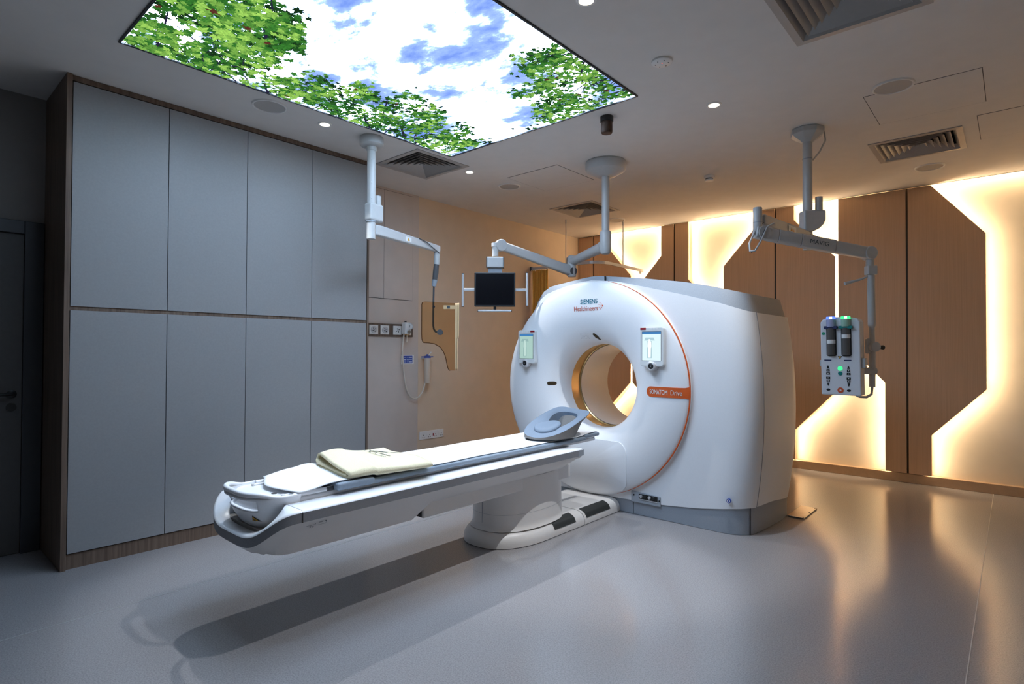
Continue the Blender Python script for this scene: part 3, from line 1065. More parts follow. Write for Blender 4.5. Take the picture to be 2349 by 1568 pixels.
# raised docking cover low on the disc
def drape(name, m, pts2, lift, par=gt, n=14):
    """thin plate following the dished face, given as (x,z) outline of a rounded rectangle"""
    mb = MB()
    top = [(x, yface(x, z) - lift, z) for x, z in pts2]
    bot = [(x, yface(x, z) + 0.004, z) for x, z in pts2]
    cx = sum(p[0] for p in pts2) / len(pts2)
    cz = sum(p[1] for p in pts2) / len(pts2)
    k = len(pts2)
    rings = []
    vs, fs = [], []
    for s_ in (1.0, 0.75, 0.5, 0.25):
        for x, z in pts2:
            xx, zz = cx + (x - cx) * s_, cz + (z - cz) * s_
            vs.append((xx, yface(xx, zz) - lift, zz))
    vs.append((cx, yface(cx, cz) - lift, cz))
    for j in range(3):
        for i in range(k):
            fs.append((j * k + i, j * k + (i + 1) % k, (j + 1) * k + (i + 1) % k, (j + 1) * k + i))
    for i in range(k):
        fs.append((3 * k + i, 3 * k + (i + 1) % k, 4 * k))
    n0 = len(vs)
    vs += bot
    for i in range(k):
        fs.append((i, n0 + i, n0 + (i + 1) % k, (i + 1) % k))
    mb.add(vs, fs)
    return mb.build(name, m, par, 35)


dk = rrect(XC - 0.385, XC + 0.385, 0.17, 0.575, 0.10, 8)
drape('docking_cover', 'white', [(x, z) for x, z in dk], 0.010)
# orange name tab
tabp = [(-2.146 + 0.0395 * math.cos(math.radians(a)), 1.006 + 0.0395 * math.sin(math.radians(a))) for a in range(90, 271, 15)]
tabp += [(-2.146 + 0.309 * k / 12, 0.9665 - (0.006 if k == 12 else 0)) for k in range(1, 13)] + [(-1.833, 0.98), (-1.831, 1.006), (-1.833, 1.032)] + [(-2.146 + 0.309 * k / 12, 1.0455 + (0.006 if k == 12 else 0)) for k in range(12, 0, -1)]
tab = drape('name_tab', 'orangeplastic', tabp, 0.004)


def on_face(lift):
    return lambda X0, Z0: (lambda px, pz: (X0 + px, yface(X0 + px, Z0 + pz) - lift, Z0 + pz))


mb = MB()
text_to(mb, 'SOMATOM', 0.050, on_face(0.0062)(-2.152, 0.989), bold=0.0008, width=0.155)
mb.build('name_text', 'whiteprint', tab)
mb = MB()
text_to(mb, 'Drive', 0.054, on_face(0.0062)(-1.972, 0.987), bold=0.0006, width=0.086)
mb.build('name_text', 'whiteprint', tab)
mb = MB()
text_to(mb, 'SIEMENS', 0.055, on_face(0.0022)(-2.806, 1.724), bold=0.0010, width=0.173)
mb.build('brand_text', 'teal', gt)
mb = MB()
text_to(mb, 'Healthineers', 0.058, on_face(0.0022)(-2.874, 1.664), bold=0.0004, width=0.241)
mb.build('brand_text', 'redorange', gt)
mb = MB()
for i, (dx, dz, r) in enumerate(((0, 0, .0075), (-.013, .013, .0055), (-.013, -.013, .0055), (-.026, .026, .0042), (-.026, .0, .0046), (-.026, -.026, .0042), (-.036, .012, .0034), (-.036, -.012, .0034), (-.043, .0, .0022))):
    x_, z_ = -2.580 + dx, 1.700 + dz
    mb.add([(x_ + r * math.cos(a * math.pi / 5), yface(x_, z_) - 0.0022, z_ + r * math.sin(a * math.pi / 5)) for a in range(10)], [tuple(range(10))])
mb.build('brand_dots', 'redorange', gt)
# dark pill slots either side of the bore and laser window above it
for sx in (-1, 1):
    cx = XC + sx * 0.345 * 1.0 - (0.0 if sx < 0 else 0.0)
    if sx < 0:
        drape('sensor_slot', 'groove', rrect(-3.214, -3.150, 1.005, 1.040, 0.017, 5), 0.002)
MB().tube([(-2.722, yface(-2.722, 1.472) - 0.001, 1.472), (-2.700, yface(-2.700, 1.445) - 0.002, 1.447), (-2.682, yface(-2.68, 1.418) - 0.001, 1.418)], [0.010, 0.017, 0.006], 12).build('laser_window', 'groove', gt, 50)
mb = MB()
for gx in range(7):
    for gz in range(5):
        x_, z_ = -2.86 + gx * 0.012 + gz * 0.003, 1.432 + gz * 0.012 - abs(gx - 3) * 0.001
        mb.add([(x_ + .0022 * math.cos(a * math.pi / 3), yface(x_, z_) - 0.001, z_ + .0022 * math.sin(a * math.pi / 3)) for a in range(6)], [tuple(range(6))])
mb.build('loudspeaker_holes', 'bandgrey', gt)


def control_display(xc, bright):
    """hand-sized touch display with a round knob at its foot"""
    y_b = yface(xc, 1.36) + 0.004
    y_f = y_b - 0.042
    pl = rrect(xc - 0.100, xc + 0.100, 1.203, 1.510, 0.020, 5)
    b = MB().prism([(x, y_f, z) for x, z in pl], (0, y_b - y_f, 0)).build('control_display', mat('display_shell_%d' % bright, (0.70, 0.72, 0.72), 0.3), gt, bevel=0.006, label='grey-white touch display on the scanner front')
    s1, s2, s3 = ('scr1', 'scrfig', 'scrshade') if bright else ('scr2', 'scrfig2', 'scrshade2')
    fy = y_f - 0.0012
    MB().prism([(x, y_f - 0.0006, z) for x, z in rrect(xc - 0.082, xc + 0.082, 1.246, 1.476, 0.003, 2)], (0, 0.001, 0)).build('screen_bezel', 'armgrey', b)
    MB().add([(xc - .079, fy, 1.249), (xc + .079, fy, 1.249), (xc + .079, fy, 1.473), (xc - .079, fy, 1.473)], [(0, 1, 2, 3)]).build('screen', s1, b)
    MB().add([(xc - .079, fy - .0004, 1.454), (xc + .079, fy - .0004, 1.454), (xc + .079, fy - .0004, 1.473), (xc - .079, fy - .0004, 1.473)], [(0, 1, 2, 3)]).build('screen_header', 'scrhead', b)
    MB().add([(xc - .062, fy - .0004, 1.405), (xc + .030, fy - .0004, 1.405), (xc + .018, fy - .0004, 1.428), (xc - .050, fy - .0004, 1.428)], [(0, 1, 2, 3)]).build('screen_image', s3, b)
    MB().add([(xc - .036, fy - .0004, 1.268), (xc + .004, fy - .0004, 1.268), (xc + .004, fy - .0004, 1.40), (xc - .036, fy - .0004, 1.40)], [(0, 1, 2, 3)]).build('screen_image', s3, b)
    fg = [(-.026, 1.272), (-.006, 1.272), (-.004, 1.34), (.001, 1.36), (-.001, 1.395), (-.009, 1.400), (-.008, 1.415), (-.024, 1.415), (-.023, 1.400), (-.031, 1.395), (-.033, 1.36), (-.028, 1.34)]
    MB().add([(xc + x, fy - .0008, z) for x, z in fg], [tuple(range(len(fg)))]).build('screen_figure', s2, b)
    s = -1 if bright else 1
    xa = xc + s * 0.072
    MB().box(xa - 0.024, xa + 0.024, y_f - 0.002, y_f + 0.006, 1.489, 1.505).build('emergency_button', 'darkred', b)
    for k in range(3):
        xk = xc - s * (0.03 + 0.026 * k) + s * 0.035
        MB().box(xk - 0.009, xk + 0.009, y_f - 0.0012, y_f + 0.004, 1.489, 1.503).build('key', 'plate', b)
    kc = (xc + (0.0 if bright else -0.012), y_f, 1.205)
    MB().lathe([(0.040, 0.035), (0.040, -0.006), (0.036, -0.012), (0.024, -0.014), (0.022, -0.010)], kc, 'y', 32, cap=False).build('knob_ring', 'alu', b, 50)
    MB().lathe([(0.0, -0.014), (0.014, -0.013), (0.023, -0.009)], kc, 'y', 24, cap=False).build('knob', 'black', b, 50)
    MB().lathe([(0.0, -0.016), (0.005, -0.015)], kc, 'y', 12, cap=False).build('knob_dot', 'grey', b)


control_display(-2.112, 1)
control_display(-3.380, 0)

# connector bay low on the near front
cp = MB().prism([(x, YD - 0.010, z) for x, z in [(-2.342, 0.103), (-2.085, 0.103), (-2.085, 0.178), (-2.342, 0.190)]], (0, 0.03, 0)).build('connector_plate', mat('connector_plate_grey', (0.36, 0.39, 0.43), 0.4), gt, bevel=0.003)
MB().box(-2.272, -2.108, YD - 0.0125, YD - 0.009, 0.138, 0.176).build('connector_recess', 'black', cp)
for k, xk in enumerate((-2.252, -2.215, -2.178, -2.142)):
    MB().lathe([(0.0, -0.012), (0.010, -0.012), (0.013, -0.008), (0.013, 0)], (xk, YD - 0.010, 0.159), 'y', 16).build('connector', 'alu' if k % 2 == 0 else 'rubber', cp, 50)
MB().box(-2.272, -2.108, YD - 0.015, YD - 0.010, 0.131, 0.137).build('connector_ledge', 'alu', cp)
for xk, zk in ((-2.318, 0.160), (-2.094, 0.146)):
    MB().lathe([(0.0, -0.0125), (0.007, -0.012), (0.007, -0.009)], (xk, YD, zk), 'y', 12).build('screw', 'black', cp)
# little blue round badge
bx_, bz_ = -1.548, 0.248
yb_ = YD - 0.018
MB().lathe([(0.0, -0.003), (0.016, -0.003), (0.016, 0.012)], (bx_, yb_, bz_), 'y', 20).build('blue_badge', 'bluep', gt)
MB().lathe([(0.006, -0.0036), (0.011, -0.0036)], (bx_, yb_, bz_), 'y', 20, cap=False).build('badge_mark', 'whiteprint', gt)

# ================================================================== PATIENT TABLE
tb = thing('patient_table', 'long white patient table on a rounded pedestal in front of the scanner', 'patient table', (XC, 2.9, 0))
# floor plate with rounded nose


def base_outline(w, nose, y0_, y1_, n=26):
    pts = [(XC + w, y1_)]
    for k in range(n + 1):
        a = math.pi * k / n
        c, s_ = math.cos(a), math.sin(a)
        pts.append((XC + w * math.copysign(abs(c) ** 0.82, c), y0_ - nose * abs(s_) ** 0.92))
    pts.append((XC - w, y1_))
    return pts


def foot_part(name, ya, yb, nose=True):
    mb = MB()
    levels = [(0.000, 0.0), (0.030, 0.0), (0.055, 0.006), (0.075, 0.020), (0.090, 0.042), (0.098, 0.075), (0.100, 0.11)]
    rings = []
    for z, ins in levels:
        if nose:
            o = base_outline(0.287 - ins, 0.42 - ins, 3.15, yb)
        else:
            o = [(XC + 0.287 - ins, yb), (XC + 0.287 - ins, ya), (XC - 0.287 + ins, ya), (XC - 0.287 + ins, yb)]
        rings.append([(x, y, z + 0.004) for x, y in o])
    k = len(rings[0])
    vs = [p for r in rings for p in r]
    fs = []
    for j in range(len(rings) - 1):
        for i in range(k):
            fs.append((j * k + i, j * k + (i + 1) % k, (j + 1) * k + (i + 1) % k, (j + 1) * k + i))
    fs.append(tuple((len(rings) - 1) * k + i for i in range(k)))
    mb.add(vs, fs)
    return mb.build(name, 'white2', tb, 50)


foot_part('base_plate', 0, 3.612, True)
foot_part('base_plate', 3.620, 4.128, False)
MB().prism([(x, y, 0.0) for x, y in base_outline(0.284, 0.417, 3.15, 4.13)], (0, 0, 0.006)).build('floor_seal', 'black', tb)


def shoulder(s_):
    """point on the rounded edge of the plate, s 0..1 from the top to the outside"""
    tab_ = [(0.0, 0.177, 0.1045), (0.25, 0.215, 0.1025), (0.5, 0.245, 0.094), (0.75, 0.2675, 0.079), (1.0, 0.284, 0.048)]
    return interp([(a, b) for a, b, c in tab_], s_), interp([(a, c) for a, b, c in tab_], s_)


for ya, yb in ((3.245, 3.505), (3.645, 3.985)):
    mb = MB()
    mb.grid(lambda a, b: (XC + shoulder(0.22 + b * 0.78)[0] + 0.0025, ya + (yb - ya) * a + (0.5 - a) * 0.0, shoulder(0.22 + b * 0.78)[1] + 0.003), 2, 10)
    mb.build('foot_pad', 'rubber', tb, 50)
# pedestal column, slightly waisted towards the plate
mb = MB()
pr = [(0.100, 1.07, 1.05), (0.112, 1.03, 1.02), (0.13, 1.01, 1.005), (0.20, 1.0, 1.0), (0.46, 0.985, 0.985)]
mb.grid(lambda a, t: (lambda th, z: (XC + 0.243 * interp([(p[0], p[1]) for p in pr], z) * math.copysign(abs(math.cos(th)) ** 0.85, math.cos(th)),
                                     3.18 + 0.380 * interp([(p[0], p[2]) for p in pr], z) * math.copysign(abs(math.sin(th)) ** 0.85, math.sin(th)), z))(2 * math.pi * a, 0.100 + 0.354 * t), 64, 22, closed_u=True)
mb.build('pedestal', 'white2', tb, 50)
mb = MB()
mb.grid(lambda a, t: (lambda th: (XC + 0.2445 * 1.0 * math.copysign(abs(math.cos(th)) ** 0.85, math.cos(th)), 3.18 + 0.3815 * math.copysign(abs(math.sin(th)) ** 0.85, math.sin(th)), 0.2085 + 0.0015 * t))(2 * math.pi * a), 64, 1, closed_u=True)
mb.build('pedestal_seam', 'grey', tb)
MB().box(XC - 0.0015, XC + 0.0015, 2.7985, 2.83, 0.14, 0.36).build('pedestal_seam', 'grey', tb)
# carrying beam under the hull
MB().box(XC - 0.215, XC + 0.215, 2.10, 3.535, 0.365, 0.47).build('beam', 'white2', tb, bevel=0.012, seg=3)

# hull: U-shaped path from the head end, round the foot, and back
WT = 0.355
Z0 = 0.605
RIML, RIMD, RIMQ, RIME, RIMY = 0.170, 0.122, 2.893, 0.491, 1.293
YH = 3.475


def rim_path():
    pts = []
    for k in range(16):
        pts.append((WT, YH - (YH - RIMY) * k / 16, Z0))
    n = 60
    for k in range(n + 1):
        th = math.pi * k / n
        c, s_ = math.cos(th), math.sin(th)
        pts.append((WT * math.copysign(abs(c) ** RIME, c), RIMY - RIML * s_, Z0 - RIMD * abs(s_) ** RIMQ))
    for k in range(1, 17):
        pts.append((-WT, RIMY + (YH - RIMY) * k / 16, Z0))
    return pts


RP = rim_path()
CY = 1.45


def inw(p, d_):
    """move a rim point inwards by d_: sideways on the straights, towards the centre round the foot"""
    u, y, z = p
    k = smoothstep(1.34, 1.13, y) if y < 1.34 else 0.0
    su = 1 if u > 0 else -1
    vx = -su * (1 - k)
    vy = 0.0
    if k > 0:
        w = Vector((-u, (CY - y)))
        w.normalize()
        vx = -su * (1 - k) + w.x * k
        vy = w.y * k
    L = math.hypot(vx, vy)
    return (u + vx / L * d_, y + vy / L * d_)


def hull_strip(name, m, prof, smooth=50):
    """prof(p, s) -> (inward, z)"""
    mb = MB()
    n = len(RP)

    def fn(a, t):
        i = min(int(round(a * (n - 1))), n - 1)
        p = RP[i]
        d_, z = prof(p, t)
        x, y = inw(p, d_)
        return (XC + x, y, z)
    return mb, fn, n


def add_hull(name, m, profpts):
    """profpts(p) -> list of (inward, z)"""
    mb = MB()
    rows = [[(XC + inw(p, d_)[0], inw(p, d_)[1], z) for d_, z in profpts(p)] for p in RP]
    k = len(rows[0])
    vs = [q for r in rows for q in r]
    fs = []
    for i in range(len(rows) - 1):
        for j in range(k - 1):
            fs.append((i * k + j, i * k + j + 1, (i + 1) * k + j + 1, (i + 1) * k + j))
    mb.add(vs, fs)
    return mb.build(name, m, tb, 40)


def foot_k(p):
    return smoothstep(1.30, 1.125, p[1])


add_hull('rail_top', 'white', lambda p: [(0.160 - 0.085 * foot_k(p), p[2] - 0.075), (0.158 - 0.085 * foot_k(p), p[2] - 0.004), (0.150 - 0.085 * foot_k(p), p[2] + 0.002), (0.012, p[2] + 0.002), (0.003, p[2] - 0.002), (0.0, p[2] - 0.008)])
add_hull('grey_band', 'bandgrey', lambda p: [(0.0005, p[2] - 0.008), (0.002, p[2] - 0.052)])


def hullz(p):
    y = p[1]
    zb_ = 0.386 + 0.070 * smoothstep(2.06, 2.075, y) - 0.0 * y
    zb_ += 0.055 * smoothstep(3.33, 3.475, y) ** 2
    return zb_


add_hull('hull', 'white2', lambda p: [(0.004, p[2] - 0.052), (0.008, p[2] - 0.058), (0.028, max(p[2] - 0.085, hullz(p) + 0.025)), (0.058, max(p[2] - 0.115, hullz(p) + 0.016)), (0.085, hullz(p) + 0.012), (0.125 - 0.02 * foot_k(p), hullz(p) + 0.003), (0.17 - 0.045 * foot_k(p), hullz(p)), (0.22 - 0.07 * foot_k(p), hullz(p))])
# closing plates: underside, head end, channel floor
MB().add([(XC - 0.2, 1.27, 0.387), (XC + 0.2, 1.27, 0.387), (XC + 0.2, 2.07, 0.387), (XC - 0.2, 2.07, 0.387)], [(0, 1, 2, 3)]).build('underside_plate', 'white2', tb)
MB().add([(XC - 0.2, 2.07, 0.457), (XC + 0.2, 2.07, 0.457), (XC + 0.2, YH - 0.04, 0.470), (XC - 0.2, YH - 0.04, 0.470)], [(0, 1, 2, 3)]).build('underside_plate', 'white2', tb)
MB().box(XC - 0.24, XC + 0.24, 2.064, 2.070, 0.388, 0.46).build('step_plate', 'seam', tb)
MB().box(XC - 0.21, XC + 0.21, 1.19, YH - 0.02, 0.47, 0.50).build('channel_floor', mat('channel_floor_grey', (0.30, 0.28, 0.26), 0.5), tb)  # channel floor under the tray in one even warm grey
# rounded head ends of the hull with grey cap
for s_ in (-1, 1):
    mb = MB()
    ep = [(WT - 0.16, Z0 + 0.002), (WT - 0.012, Z0 + 0.002), (WT, Z0 - 0.008), (WT - 0.002, Z0 - 0.052)]
    vs = []
    for j, (dy, sh_) in enumerate(((0.0, 0.0), (0.022, 0.004), (0.036, 0.012), (0.042, 0.022))):
        for (w, z) in ep:
            vs.append((XC + s_ * (w - (sh_ * 1.2 if w > 0.3 else 0)), YH + dy, z - (sh_ * 0.5 if z > 0.57 else -sh_ * 0.4)))
    fs = []
    for j in range(3):
        for i in range(3):
            fs.append((j * 4 + i, j * 4 + i + 1, (j + 1) * 4 + i + 1, (j + 1) * 4 + i))
        fs.append((j * 4 + 3, j * 4, (j + 1) * 4, (j + 1) * 4 + 3))
    fs.append((12, 13, 14, 15))
    mb.add(vs, fs).build('rail_end', 'white', tb, 50)
    MB().box(XC + s_ * (WT - 0.0012) - 0.0015, XC + s_ * (WT - 0.0012) + 0.0015, YH - 0.03, YH + 0.028, Z0 - 0.051, Z0 - 0.010).build('rail_end_cap', 'grey', tb)
MB().prism([(XC + u, YH - 0.002, z) for u, z in ((-0.35, 0.553), (0.35, 0.553), (0.325, 0.53), (0.27, 0.515), (-0.27, 0.515), (-0.325, 0.53))], (0, 0.03, 0)).build('hull_end', 'white2', tb, bevel=0.01, seg=3)
# seam between the foot moulding and the straight band
MB().box(XC + WT - 0.006, XC + WT + 0.0012, 1.291, 1.295, Z0 - 0.052, Z0 - 0.006).build('band_seam', 'seam', tb)
MB().box(XC + WT - 0.155, XC + WT - 0.008, 1.292, 1.2945, Z0 + 0.0012, Z0 + 0.0028).build('band_seam', 'grey', tb)
# small printed signs on the hull side


def hull_side(y, z):
    t_ = (Z0 - 0.058 - z)
    return XC + WT - 0.006 - max(0, t_) * 0.72


sg = MB()
for (ya, yb, za, zb__) in ((1.320, 1.366, 0.5255, 0.5270), (1.364, 1.366, 0.527, 0.534), (1.340, 1.346, 0.5155, 0.5215), (1.342, 1.344, 0.511, 0.516), (1.354, 1.360, 0.5125, 0.5190),
                           (1.380, 1.402, 0.532, 0.5345), (1.412, 1.418, 0.5305, 0.5370), (1.380, 1.420, 0.5185, 0.5197), (1.392, 1.400, 0.5245, 0.5265), (1.419, 1.4205, 0.5195, 0.533)):
    sg.add([(hull_side(y, z) + 0.0025, y, z) for y, z in ((ya, za), (yb, za), (yb, zb__), (ya, zb__))], [(0, 1, 2, 3)])
sg.build('hull_sign', 'ink', tb)

# ---- sliding tray (table top) with the scooped foot and handle
TZ = 0.640
tr = MB().box(XC - 0.198, XC + 0.198, 1.34, 3.90, 0.600, TZ - 0.012).build('tray', 'white', tb, bevel=0.012, seg=3)


def stern(th, z):
    """outline of the scooped foot end at angle th (0..pi) and height z"""
    k = smoothstep(0.46, 0.66, z)
    kk = math.sqrt(max(0.0, min(1.0, (z - 0.455) / 0.19)))
    w = 0.06 + 0.150 * kk ** 0.9
    ln = 0.10 + 0.125 * kk ** 1.2
    c, s_ = math.cos(th), math.sin(th)
    return (XC + w * math.copysign(abs(c) ** 0.6, c), 1.36 - ln * abs(s_) ** 0.75, z)


NTH, NZ = 56, 22
zs = [0.456 + (0.648 - 0.456) * (j / NZ) for j in range(NZ + 1)]
vs, fs = [], []
for z in zs:
    for i in range(NTH + 1):
        vs.append(stern(math.pi * i / NTH, z))
for j in range(NZ):
    for i in range(NTH):
        a = math.degrees(math.pi * (i + 0.5) / NTH)
        zm = (zs[j] + zs[j + 1]) / 2
        if 52 < a < 128 and 0.585 < zm < 0.636:
            continue
        fs.append((j * (NTH + 1) + i, j * (NTH + 1) + i + 1, (j + 1) * (NTH + 1) + i + 1, (j + 1) * (NTH + 1) + i))
fs.append(tuple(range(NTH + 1)))
MB().add(vs, fs).build('tray_foot', 'white', tb, 50, solid=0.014)
# deck of the tray between the stern walls and the raised side lips
MB().add([(stern(math.pi * i / NTH, 0.64)[0], stern(math.pi * i / NTH, 0.64)[1] + 0.055 * math.sin(math.pi * i / NTH), 0.634) for i in range(NTH + 1)] + [(XC - 0.2, 1.5, 0.634), (XC + 0.2, 1.5, 0.634)], [tuple(range(NTH + 3))]).build('tray_deck', 'white', tb)
for s_ in (-1, 1):
    MB().tube([(XC + s_ * 0.196, 1.33, 0.640), (XC + s_ * 0.196, 2.0, 0.640), (XC + s_ * 0.196, 3.88, 0.640)], 0.011, 10).build('tray_lip', 'white', tb, 50)
    MB().tube([(XC + s_ * 0.155, 1.30, 0.638), (XC + s_ * 0.155, 1.56, 0.638)], 0.006, 8).build('accessory_rail', 'white', tb, 50)
    MB().lathe([(0.0, 0.006), (0.008, 0.005), (0.010, -0.004)], (XC + s_ * 0.155, 1.30, 0.640), 'z', 12).build('rail_stop', 'white2', tb, 50)
MB().lathe([(0.0, 0.0), (0.014, 0.0), (0.014, -0.003)], (XC + 0.07, 1.30, 0.6352), 'z', 16).build('deck_hole', 'seam', tb)
hp = []
for k in range(49):
    th = math.pi * (0.01 + 0.98 * k / 48)
    x_, y_, _ = stern(th, 0.648)
    hp.append((x_, y_ + 0.003, 0.641 + 0.022 * smoothstep(0.25, 0.85, math.sin(th))))
MB().tube(hp, [0.007 + 0.0055 * smoothstep(0.1, 0.8, math.sin(math.pi * k / 48)) for k in range(49)], 12).build('foot_handle', 'white', tb, 60)
sc_ = MB()


def scoop_pt(a, t_):
    th = math.pi * (0.06 + 0.88 * a)
    lo_p = Vector(stern(th, 0.578))
    hi_p = Vector(stern(th, 0.64)) + Vector((0, 0.055 * math.sin(th) + 0.012, -0.006))
    q = lo_p.lerp(hi_p, t_)
    return (XC + (q.x - XC) * 0.97, q.y + 0.008 + 0.018 * math.sin(math.pi * t_) * math.sin(th), q.z - 0.010 * math.sin(math.pi * t_))


sc_.grid(scoop_pt, 40, 8)
sc_.build('grip_scoop', 'white', tb, 60)
# warning triangle on the scoop
ws = MB()
tri = [(0.0, 0.017), (-0.019, -0.014), (0.019, -0.014)]


def on_stern(dx, dz):
    z = 0.545 + dz
    # angle giving the wanted x
    best = min((abs(stern(a * math.pi / 400, z)[0] - (XC + 0.105 + dx)), a) for a in range(20, 200))[1]
    p = stern(best * math.pi / 400, z)
    return (p[0] + 0.006, p[1] - 0.009, p[2])


wt = MB().add([on_stern(*p) for p in tri], [(0, 1, 2)]).build('warning_sticker', 'ink', tb)
MB().add([tuple(Vector(on_stern(p[0] * 0.72, p[1] * 0.72 - 0.001)) + Vector((0.0012, -0.0018, 0))) for p in tri], [(0, 1, 2)]).build('sticker_face', 'yellow', wt)
MB().add([tuple(Vector(on_stern(a, b)) + Vector((0.0022, -0.0034, 0))) for a, b in ((-0.004, -0.008), (0.006, -0.008), (0.001, -0.003), (-0.005, 0.0))], [(0, 1, 2, 3)]).build('sticker_mark', 'ink', wt)

# ================================================================== THINGS ON THE TABLE
mt = thing('mattress', 'thin blue-grey table mattress showing beneath the white sheet', 'mattress', (XC, 2.7, 0.64))
MB().box(XC - 0.243, XC + 0.243, 1.74, 3.70, 0.6285, 0.656).build('pad', 'mattress', mt, bevel=0.010, seg=3)
mb = MB()
mb.grid(lambda a, t: (XC + (-0.238 + 0.476 * a), 1.535 + 0.225 * t, 0.6415 + 0.021 * math.sin(math.pi * min(1, max(0, a))) ** 0.25 + 0.010 * (1 - t)), 24, 6)
MB().box(XC - 0.248, XC + 0.248, 1.535, 1.755, 0.6295, 0.667).build('folded_end', 'mattress', mt, bevel=0.014, seg=4)
MB().box(XC - 0.228, XC + 0.228, 3.705, 3.915, 0.640, 0.668).build('head_pad', 'mattress', mt, bevel=0.011, seg=3)
MB().box(XC - 0.21, XC + 0.21, 1.500, 1.540, 0.632, 0.650).build('strap_gap', 'seam', mt)


def sheet_z(x, y):
    u = (x - XC)
    z = 0.6735 if y < 1.76 else 0.6735 - 0.0125 * smoothstep(1.76, 1.80, y)
    if y < 1.53:
        z -= 0.020 * smoothstep(1.53, 1.36, y)
    z += 0.014 * smoothstep(3.60, 3.80, y)
    z += 0.0035 * math.sin(u * 17 + y * 3.1) * math.sin(y * 6.3 + 1.0) * (1 - smoothstep(0.16, 0.23, abs(u))) * 0.6 + 0.0015
    z += 0.012 * math.exp(-((u + 0.12) ** 2) / 0.004 - ((y - 1.52) ** 2) / 0.006)
    z += 0.016 * math.exp(-((u + 0.20) ** 2) / 0.003 - ((y - 1.62) ** 2) / 0.004)
    ed = smoothstep(0.205, 0.25, abs(u))
    return z - 0.006 * ed


mb = MB()


def sheet_pt(a, b):
    u = -0.245 + 0.462 * a
    ys_ = 1.335 + 0.055 * smoothstep(0.0, 1.0, abs(a - 0.5) * 2) * (1 if a < 0.5 else 0.2) - 0.03 * math.sin(a * 3.14)
    wig = 0.006 * math.sin(b * 23) * (a - 0.5) * 2
    y = ys_ + (3.905 - ys_) * b
    return (XC + u + wig, y, sheet_z(XC + u, y))


mb.grid(sheet_pt, 36, 150)
mb.build('bed_sheet', 'sheet', None, 80, solid=0.004, label='white sheet laid along the patient table', cat='sheet')

# folded towel
tw_ = thing('folded_towel', 'folded cream waffle towel with dark print lying on the sheet', 'towel', (XC + 0.05, 1.88, 0.672))
ax_ = Vector((0.12, 0.99, 0)).normalized()        # length direction
bx__ = Vector((0.99, -0.12, 0)).normalized()      # across
TO = Vector((XC + 0.045, 1.885, 0.0))


def towel_prof(t_):
    tab_ = [(-0.175, 0.006), (-0.05, 0.006), (0.10, 0.006), (0.185, 0.006), (0.212, 0.014), (0.216, 0.026), (0.195, 0.038), (0.10, 0.046), (-0.02, 0.056), (-0.12, 0.068), (-0.185, 0.072), (-0.212, 0.062), (-0.214, 0.045), (-0.19, 0.034), (-0.10, 0.027), (0.02, 0.022), (0.14, 0.019), (0.19, 0.020)]
    f = t_ * (len(tab_) - 1)
    i = min(int(f), len(tab_) - 2)
    k = f - i

    def cr(p0, p1, p2, p3):
        return 0.5 * (2 * p1 + (p2 - p0) * k + (2 * p0 - 5 * p1 + 4 * p2 - p3) * k * k + (3 * p1 - p0 - 3 * p2 + p3) * k ** 3)
    P = [tab_[max(0, min(len(tab_) - 1, i + q))] for q in (-1, 0, 1, 2)]
    return cr(*[p[0] for p in P]), cr(*[p[1] for p in P])


def towel_pt(a, t_):
    w, h = towel_prof(t_)
    top = smoothstep(0.025, 0.06, h)
    sk_ = 0.10 * (-w) * top              # the top layer is pulled a little askew
    hump = 0.010 * math.sin(a * 2 * math.pi + 0.5) * top + 0.010 * top * smoothstep(0.4, 0.75, a) - 0.006 * top * smoothstep(0.85, 1.0, a)
    ln = -0.255 + (0.50 - 0.10 * top * smoothstep(0.10, -0.12, w)) * a + sk_
    q = TO + ax_ * ln + bx__ * w
    return (q.x, q.y, 0.6675 + h * (0.88 + 0.15 * math.sin(a * 5)) + hump + (0.006 if ln < -0.10 else 0.0))


mb = MB()
mb.grid(towel_pt, 30, 90)
mb.build('cloth', 'towel', tw_, 80, solid=0.012)
# dark embroidered marks: a brush sweep above two rows of marks
mk = MB()


def towel_top(l, w):
    best = None
    for k in range(36, 62):
        t_ = k / 100
        ww, hh = towel_prof(t_)
        if best is None or abs(ww - w) < best[0]:
            best = (abs(ww - w), t_)
    a = (l + 0.255) / 0.50
    p = towel_pt(a, best[1])
    q = TO + ax_ * l + bx__ * w
    return (q.x, q.y, p[2] + 0.0085)


sweep = [(0.035, -0.125, 0.004), (0.055, -0.142, 0.008), (0.085, -0.120, 0.005), (0.105, -0.090, 0.007), (0.130, -0.062, 0.009), (0.150, -0.048, 0.006), (0.172, -0.030, 0.003)]
for (l0, w0, r0), (l1, w1, r1) in zip(sweep, sweep[1:]):
    mk.add([towel_top(l0 - r0, w0), towel_top(l1 - r1, w1), towel_top(l1 + r1, w1), towel_top(l0 + r0, w0)], [(0, 1, 2, 3)])
for row, (l_, n_, hgt) in enumerate(((0.055, 13, 0.011), (0.018, 15, 0.006))):
    for k in range(n_):
        if row == 0 and k == 6:
            continue
        w0 = -0.155 + k * 0.0125
        lo_s = l_ + 0.0035 * k
        jit = R.uniform(-0.0015, 0.0015)
        mk.add([towel_top(lo_s - hgt / 2, w0 + jit), towel_top(lo_s - hgt / 2, w0 + 0.0085), towel_top(lo_s + hgt / 2, w0 + 0.0075 + jit), towel_top(lo_s + hgt / 2, w0)], [(0, 1, 2, 3)])
mk.build('embroidery', 'ink', tw_, recalc=True)

# head rest: a wedge-shaped dished ring
hr = thing('head_rest', 'blue-grey foam head rest with an open dish near the scanner bore', 'head rest', (XC + 0.105, 3.48, 0.68))
HX, HY = XC + 0.105, 3.48


